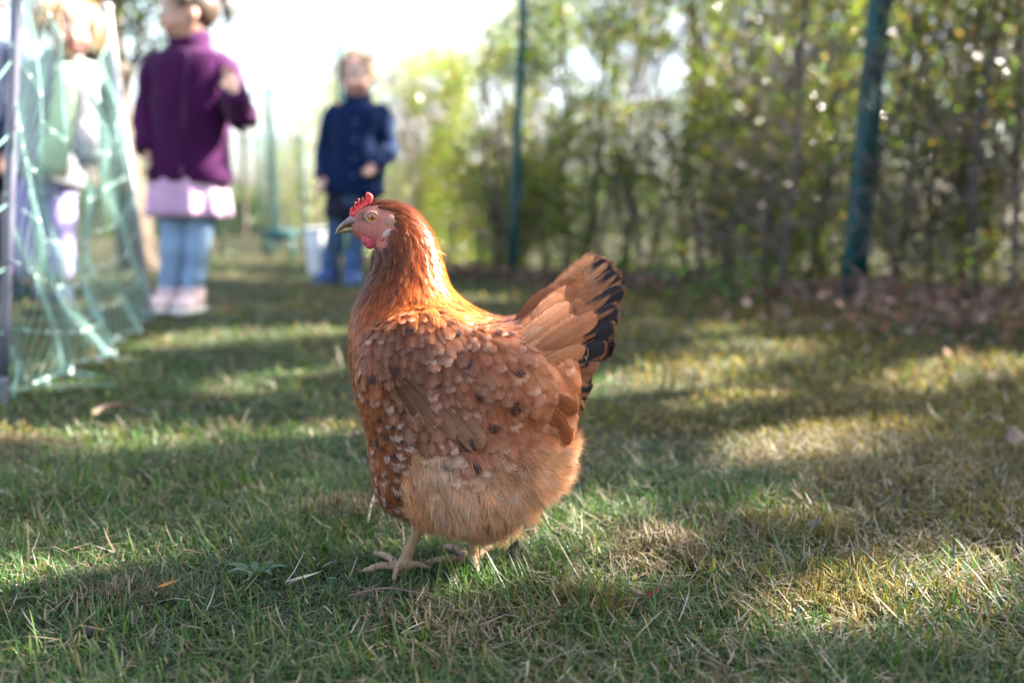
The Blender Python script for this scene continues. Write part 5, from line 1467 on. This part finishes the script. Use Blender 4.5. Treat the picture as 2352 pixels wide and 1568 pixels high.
for s_ in 'LR':
    p = cr(np.array([J['hp' + s_] + [0, 0, .04], J['hp' + s_] * .45 + J['kn' + s_] * .55]), 8); loft(st_, p, np.linspace(.085, .080, 8), np.linspace(.09, .085, 8), (1, 0, 0), 16)
st_.build('shorts', cloth('shorts_dark', (.022, .018, .035)), boy)
shoes(boy, J, 1.20, cloth('boot_blue', (.05, .10, .24), rough=.5), cloth('boot_sole', (.08, .14, .26)), boot=.17)

# --- fair-haired child bending a little behind the netting
J = joints(YC, dict(head=(160, 62, -.05), neck=(142, 140, .02), hip=(106, 408, .05), shR=(88, 178, .04), shL=(190, 182, -.02), elR=(84, 300, .02), wrR=(110, 370, -.10), hdR=(130, 385, -.12), thR=(0, -.5, 1),
    elL=(180, 290, -.06), wrL=(203, 376, -.12), hdL=(214, 402, -.14), thL=(-.6, -.8, 0), hpR=(78, 430, .05), hpL=(132, 430, .05), knR=(62, 565, 0), knL=(140, 565, 0), anR=(52, 670, .04), anL=(142, 668, .04), ftR=(-.3, -1, 0), ftL=(.35, -1, 0)))
blond = mat('hair_blond', attr=True, rough=.4, var=.25, scale=60)
kid, fr = child('fair haired child in a pale grey jacket behind the green netting', J, 1.17, (.55, .33, .25), F([.55, -.8, -.35]),
    dict(mat=blond, col=(.38, .25, .13), locks=260, long=True, len=(1.0, 2.0)))
jk = jacket(kid, J, 1.17, cloth('pale_grey_fleece', (.27, .27, .29)), .50, grow=.95, seed=12, collar=False)
ts = MB(); loft(ts, cr(np.array([P(150, 152, YC - .10), P(146, 220, YC - .145), P(134, 310, YC - .15), P(122, 400, YC - .13)]), 12), np.linspace(.035, .055, 12), .016, (1, 0, -.1), 14, power=2.4)
ts.build('shirt', cloth('pale_green_cotton', (.46, .60, .36), bump=.2), kid)
trousers(kid, J, 1.17, cloth('lavender_cotton', (.30, .25, .46)), .55, grow=.9, hem_dz=.22)
shoes(kid, J, 1.17, cloth('boot_dark_navy', (.018, .022, .045), rough=.5), cloth('sole_dark', (.03, .03, .04)), boot=.30, size=1.05)

# --- child in a dark navy jacket, mostly outside the frame at the left
YN = 4.3
J = joints(YN, dict(head=(-48, 40, 0), neck=(-44, 100, .02), hip=(-40, 400, .02), shR=(-112, 136, .02), shL=(24, 136, .02), elR=(-126, 260, .02), wrR=(-120, 360, -.05), hdR=(-118, 395, -.05), thR=(.8, -.6, 0),
    elL=(38, 258, .02), wrL=(22, 352, -.10), hdL=(10, 385, -.12), thL=(-.8, -.6, 0), hpR=(-70, 420, .02), hpL=(-10, 420, .02), knR=(-72, 550, 0), knL=(-4, 550, 0), anR=(-74, 655, .02), anL=(2, 655, .0), ftR=(-.2, -1, 0), ftL=(.2, -1, 0)))
kid2, fr = child('child in a dark navy jacket cut off by the left edge of the photograph', J, 1.22, (.52, .31, .23), F([.3, -1, 0]),
    dict(mat=hair_brown, col=(.09, .055, .04), locks=110, long=False, len=(.5, .9)))
jk = jacket(kid2, J, 1.22, cloth('dark_navy_shell', (.022, .030, .060), rough=.6), P(-40, 420, YN)[2], seed=22)
ft_ = MB(); loft(ft_, [P(-40, 388, YN), P(-40, 402, YN)], .166, .122, (1, 0, 0), 24, power=2.3); ft_.build('waistband', cloth('orange_band', (.50, .22, .03)), jk)
trousers(kid2, J, 1.22, cloth('dark_trousers', (.03, .033, .05)), .60, grow=1.0)
shoes(kid2, J, 1.22, cloth('boot_dark', (.02, .022, .03), rough=.5), cloth('sole_black', (.03, .03, .03)), boot=.2)
# ------------------------------------------------------------------ poultry netting on the left
stake_m = mat('stake_pvc', (.10, .10, .14), rough=.28, var=.12, scale=30, spec=.6)
stake_pale = mat('stake_white', (.48, .46, .52), rough=.35, var=.1, scale=30)
steel_m = mat('stake_spike', (.10, .11, .14), rough=.4)
net_m = mat('net_twine', (.22, .39, .35), rough=.5, var=.22, scale=120, trans=.25, bump=.3, bscale=900)
clip_m = mat('net_knot', (.55, .60, .60), rough=.35)
netting = tag(empty('poultry_netting', (*(G(8, 925)[:2]), 0)), 'green electric poultry netting sagging between two stakes at left', 'netting')
S0, S1 = G(6, 925), G(348, 745); S0[2] = S1[2] = 0
T0 = P(44, -190, S0[1] + .02); T1 = P(246, 22, S1[1] - .02)
def stake(a, b, r, m, low):
    mb = MB(); p = np.linspace(a * (1 - low) + b * low, b, 10); loft(mb, p, r, r, (1, 0, 0), 16); o = mb.build('stake', m, netting)
    mb = MB(); loft(mb, np.linspace(a - [0, 0, .03], a * (1 - low) + b * low, 6), r * .85, r * .85, (1, 0, 0), 12); mb.build('spike', steel_m, o)
    mb = MB(); ball(mb, b + unit(b - a) * r * .4, (r * 1.5, r * 1.5, r * 1.3), n=12, k=7); mb.build('stake_cap', m, o)
LITN = None
stake(S0, T0, .0095, stake_m, .06); stake(S1, T1, .0115, stake_pale, .42)
# the net surface: u from the near stake to the far stake (and a little before and after), h height
def netp(u, h):
    """u 0..1 between the stakes, h 0..1 of the net's height; the slack net bellies and sags between stakes."""
    u = np.asarray(u, float); h = np.asarray(h, float)
    lo = S0 + (S1 - S0) * u[..., None]; hi = T0 * .985 + (T1 * .985 - T0 * .985) * u[..., None]
    p = lo + (hi - lo) * h[..., None]
    b = np.sin(np.pi * np.clip(u, 0, 1)) ** .8
    p[..., 2] -= b * (.055 + .20 * h ** 1.2)
    p[..., 0] += b * (.04 * np.sin(h * 7 + u * 4) + .02 * np.sin(u * 17)) + .010 * np.sin(h * 23 + u * 31)
    p[..., 2] = np.maximum(p[..., 2], .012)
    return p
tw, kn = MB(), MB()
HS = np.array([.03, .17, .31, .45, .60, .76, .95]); US = np.linspace(0, 1, 64)
def strand(p, r, n=6):
    q = cr(p, max(8, len(p) * 2)); loft(tw, q, r, r, (.3, .2, 1) if abs(unit(q[-1] - q[0])[2]) < .7 else (1, 0, 0), n)
for h in HS:
    strand(netp(np.linspace(0, 1, 30), np.full(30, h)), .0017 if h in (HS[0], HS[-1]) else .0014)
for u in US:
    hh = np.linspace(.03, .95, 20)
    strand(netp(np.full(20, u) + .010 * np.sin(hh * 9 + u * 50) + .016 * np.sin(hh * 3 + u * 9), hh), .0012)
for u in US[1:-1:3]:
    for h in HS:
        ball(kn, netp(np.array([u]), np.array([h]))[0], (.0036, .0036, .0040), n=8, k=5)
# the stretch before the near stake, running out of the frame
for h in HS:
    uu = np.linspace(-.32, 0, 12); p = S0 + (S1 - S0) * uu[:, None]; hi = T0 + (T1 - T0) * uu[:, None] * .2
    q = p + (hi - p) * h * .97; q[:, 0] -= .35 * np.abs(uu); q[:, 2] += -.10 * np.sin(np.pi * np.abs(uu) / .32) * h - .01
    q[:, 2] = np.maximum(q[:, 2], .01); strand(q, .0017)
    ball(kn, q[6], (.005, .005, .005), n=8, k=5)
# slack of the net lying on the grass by the near stake
for k in range(9):
    a = netp(np.array([rng.uniform(0, .9)]), np.array([.03]))[0]; d = np.array([rng.uniform(-.02, .16), rng.normal(-.02, .06), 0])
    p = np.array([a, a + d * .5 + [0, 0, -.004], a + d + rng.normal(0, .03, 3) * [1, 1, 0]]); p[:, 2] = ground_z(p[:, 0], p[:, 1]) + np.array([.02, .026, .02]); strand(p, .0012)
    ball(kn, p[1] + [0, 0, .003], (.0044, .0044, .0044), n=8, k=5)
e0 = G(34, 942); e0[2] = .02
strand(np.array([netp(np.array([0.0]), np.array([.17]))[0], netp(np.array([0.01]), np.array([.08]))[0] + [.01, 0, 0], e0 + [0, 0, .02], e0]), .0026)
tag(tw.build('net_strands', net_m, netting), kind='stuff')
tag(kn.build('net_knot', clip_m, netting), kind='stuff')

# ------------------------------------------------------------------ white bucket and feeder by the boy
white_p = mat('bucket_plastic', (.62, .62, .66), rough=.4, var=.1, scale=8)
YBk = 6.1
bc = G(740, 612); bc = np.array([P(738, 600, YBk)[0], YBk, 0]); s_ = 1 / np.linalg.norm(P(738, 560, YBk) - P(739, 560, YBk))
hB = (608 - 503) / s_
bucket = tag(empty('bucket', bc), 'white plastic bucket on the grass behind the boy', 'bucket')
mb = MB(); prof = [(0, .40), (.03, .405), (.5, .45), (1.0, .50), (1.0, .475), (.5, .43), (.06, .385), (.05, .02)]
loft(mb, [bc + [0, 0, .004 + t * hB] for t, r in prof], [r * hB * .72 for t, r in prof], [r * hB * .72 for t, r in prof], (1, 0, 0), 28, caps=False)
bkt = mb.build('body', white_p, bucket)
mb = MB(); t = np.linspace(0, 6.2832, 41); loft(mb, np.stack([bc[0] + .505 * hB * .72 * np.cos(t), bc[1] + .505 * hB * .72 * np.sin(t), np.full(41, bc[2] + hB)], 1), .006, .008, (0, 0, 1), 8, caps=False); mb.build('rim', white_p, bucket)
mb = MB(); t = np.linspace(0, math.pi, 21); loft(mb, np.stack([bc[0] + .5 * hB * .74 * np.cos(t), bc[1] - .5 * hB * .55 * np.sin(t) - .01, bc[2] + hB * .93 - .05 * np.sin(t)], 1), .0025, .0025, (0, 0, 1), 6); mb.build('handle', steel_m, bucket)
mb = MB()
teal_m = mat('trough_plastic', (.012, .075, .085), rough=.6, var=.1)
tc0 = np.array([P(645, 530, 8.6)[0], 8.6, 0])
trough = tag(empty('trough', tc0), 'teal plastic feeding trough on legs far behind the bucket', 'trough')
mb = MB(); loft(mb, [tc0 + [-.13, 0, .20], tc0 + [-.12, 0, .20], tc0 + [.12, 0, .20], tc0 + [.13, 0, .20]], [.03, .045, .045, .03], [.02, .04, .04, .02], (0, 0, 1), 12); mb.build('tray', teal_m, trough)
for a, b in ((-.09, -.03), (.09, -.03), (-.09, .03), (.09, .03)):
    mb = MB(); loft(mb, [tc0 + [a * 1.15, b * 1.4, 0], tc0 + [a, b, .18]], .012, .012, (1, 0, 0), 8); mb.build('leg', teal_m, trough)
# teal net screen on the gate side, seen beyond the girl
net2 = tag(empty('garden_net', (*P(600, 520, 9.5)[:2], 0)), 'pale teal garden net fence standing far behind the purple jacketed girl', 'net fence')
a0, a1 = np.array([P(505, 520, 9.0)[0], 9.0]), np.array([P(700, 520, 9.2)[0], 9.2])
for f in np.linspace(0, 1, 3):
    q = a0 + (a1 - a0) * f; mb = MB(); loft(mb, [[q[0], q[1], -.02], [q[0] + .01, q[1], 1.12]], .016, .016, (1, 0, 0), 8); mb.build('post', mat('net_post', (.03, .10, .10), rough=.6) if 'net_post' not in bpy.data.materials else bpy.data.materials['net_post'], net2)
A, B = [], []
for f in np.linspace(0, 1, 56):
    q = a0 + (a1 - a0) * f; A.append([q[0], q[1], .03]); B.append([q[0], q[1], 1.08])
for z in np.linspace(.03, 1.08, 44): A.append([a0[0], a0[1], z]); B.append([a1[0], a1[1], z])
mb = MB(); strips(mb, np.array(A), np.array(B), .0022, .0022, np.array([.05, .22, .20])); tag(mb.build('net_mesh', mat('garden_net', (.03, .12, .10), rough=.6, trans=.3), net2), kind='stuff')

# ------------------------------------------------------------------ trees and far planting
bark = mat('tree_bark', (.085, .062, .045), rough=.95, var=.4, scale=9, bump=.9, bscale=22)
leaf_b = mat('tree_leaf', attr=True, rough=.4, var=.2, scale=12, trans=.5, tint=(1.4, 1.4, .5))
def grow(mb, p, d, L, r, depth, tips, rr, spread=.55):
    k = 7; q = [p]; dd = d
    for _ in range(k - 1): dd = unit(dd + rr.normal(0, .10, 3) + np.array([0, 0, .03])); q.append(q[-1] + dd * L / (k - 1))
    q = np.array(q); loft(mb, q, np.linspace(r, r * .58, k), np.linspace(r, r * .58, k), (1, .2, 0), 8 if r > .02 else 5, wob=.06, seed=int(rr.integers(1e6)))
    tips.append((q[-1], dd, depth)); tips.append((q[3], dd, depth))
    if depth == 0: return
    for _ in range(3 if depth > 1 else 4):
        st = q[rr.integers(2, k)]; nd = unit(dd + rr.normal(0, spread, 3) + np.array([0, 0, .12])); grow(mb, st, nd, L * rr.uniform(.58, .8), r * .52, depth - 1, tips, rr, spread)
def tree(name, label, base, top, r, L, depth, seed, nleaf, lcol, lsize, group, sc=.3):
    rr = np.random.default_rng(seed); base, top = np.asarray(base, float), np.asarray(top, float)
    t = tag(empty(name, base), label, 'tree', group)
    mb = MB(); path = cr(np.array([base - [0, 0, .05], base * .9 + top * .1, base * .5 + top * .5 + rr.normal(0, .02, 3), top]), 16)
    rad = r * np.concatenate([[1.7, 1.35], np.linspace(1.12, .78, 14)]); loft(mb, path, rad, rad, (1, 0, 0), 18, wob=.05, seed=seed); mb.build('trunk', bark, t)
    mb = MB(); tips = []; d0 = unit(top - base)
    for k in range(4): grow(mb, path[-1 - k * 2], unit(d0 + rr.normal(0, .55, 3)), L, r * .5, depth, tips, rr)
    tag(mb.build('branches', bark, t), kind='stuff')
    if nleaf:
        tp = np.array([a for a, b, c in tips if c <= 1]); c = tp[rr.integers(0, len(tp), nleaf)] + rr.normal(0, sc, (nleaf, 3))
        mb = MB(); leaves(mb, c, rr.uniform(.7, 1.2, nleaf) * lsize, np.array(lcol) * rr.uniform(.6, 1.4, (nleaf, 1))); tag(mb.build('crown', leaf_b, t), kind='stuff')
    return t
b_ = G(330, 600); Yt = 6.6
tree('garden_tree', 'leaning brown tree trunk rising behind the fair haired child', [P(318, 566, Yt)[0], Yt, 0], P(238, -30, Yt), .115, .9, 3, 5, 7000, (.05, .075, .015), .05, 'trees beyond the lawn', .16)
for k, (px_, Y, h_, nl) in enumerate(((560, 17, 2.2, 900), (690, 22, 2.6, 1300), (420, 25, 2.6, 1200), (60, 20, 2.2, 2500), (830, 26, 2.4, 1300))):
    x0 = P(px_, 500, Y)[0]
    tree('bare_tree', ['thin bare tree just budding, between the girl and the boy', 'pale budding tree left of the boy in the distance', 'bare tree far behind the girl', 'budding tree far away at the left edge', 'small bare tree behind the boy'][k], [x0, Y, 0], [x0 + .1, Y, h_], .05, 1.7, 3, 40 + k, nl, (.16, .17, .06), .05, 'trees beyond the lawn', .3)
far = tag(empty('far_hedge', (-7, 19, 0)), 'low sunlit green hedge closing off the lawn in the far distance', 'hedge')
n = 16000; x = rng.uniform(-16, 3, n); y = 18.5 + rng.normal(0, .5, n) + .12 * (x + 7); z = rng.uniform(0, 1, n) ** .8 * (1.15 + .35 * fnoise(np.stack([x, y], 1), .9, 21))
mb = MB(); leaves(mb, np.stack([x, y, np.maximum(z, .05)], 1), rng.uniform(.08, .16, n), np.array([[.085, .13, .035]]) * rng.uniform(.6, 1.4, (n, 1)))
tag(mb.build('foliage', leaf_b, far), kind='stuff')
A = np.stack([rng.uniform(-16, 3, 400), rng.normal(18.5, .3, 400), np.zeros(400)], 1); A[:, 1] += .12 * (A[:, 0] + 7); B = A + np.stack([rng.normal(0, .2, 400), rng.normal(0, .2, 400), rng.uniform(.6, 1.5, 400)], 1)
mb = MB(); strips(mb, A, B, .016, .006, np.array([.10, .08, .06])); tag(mb.build('stem', twig_m, far), kind='stuff')
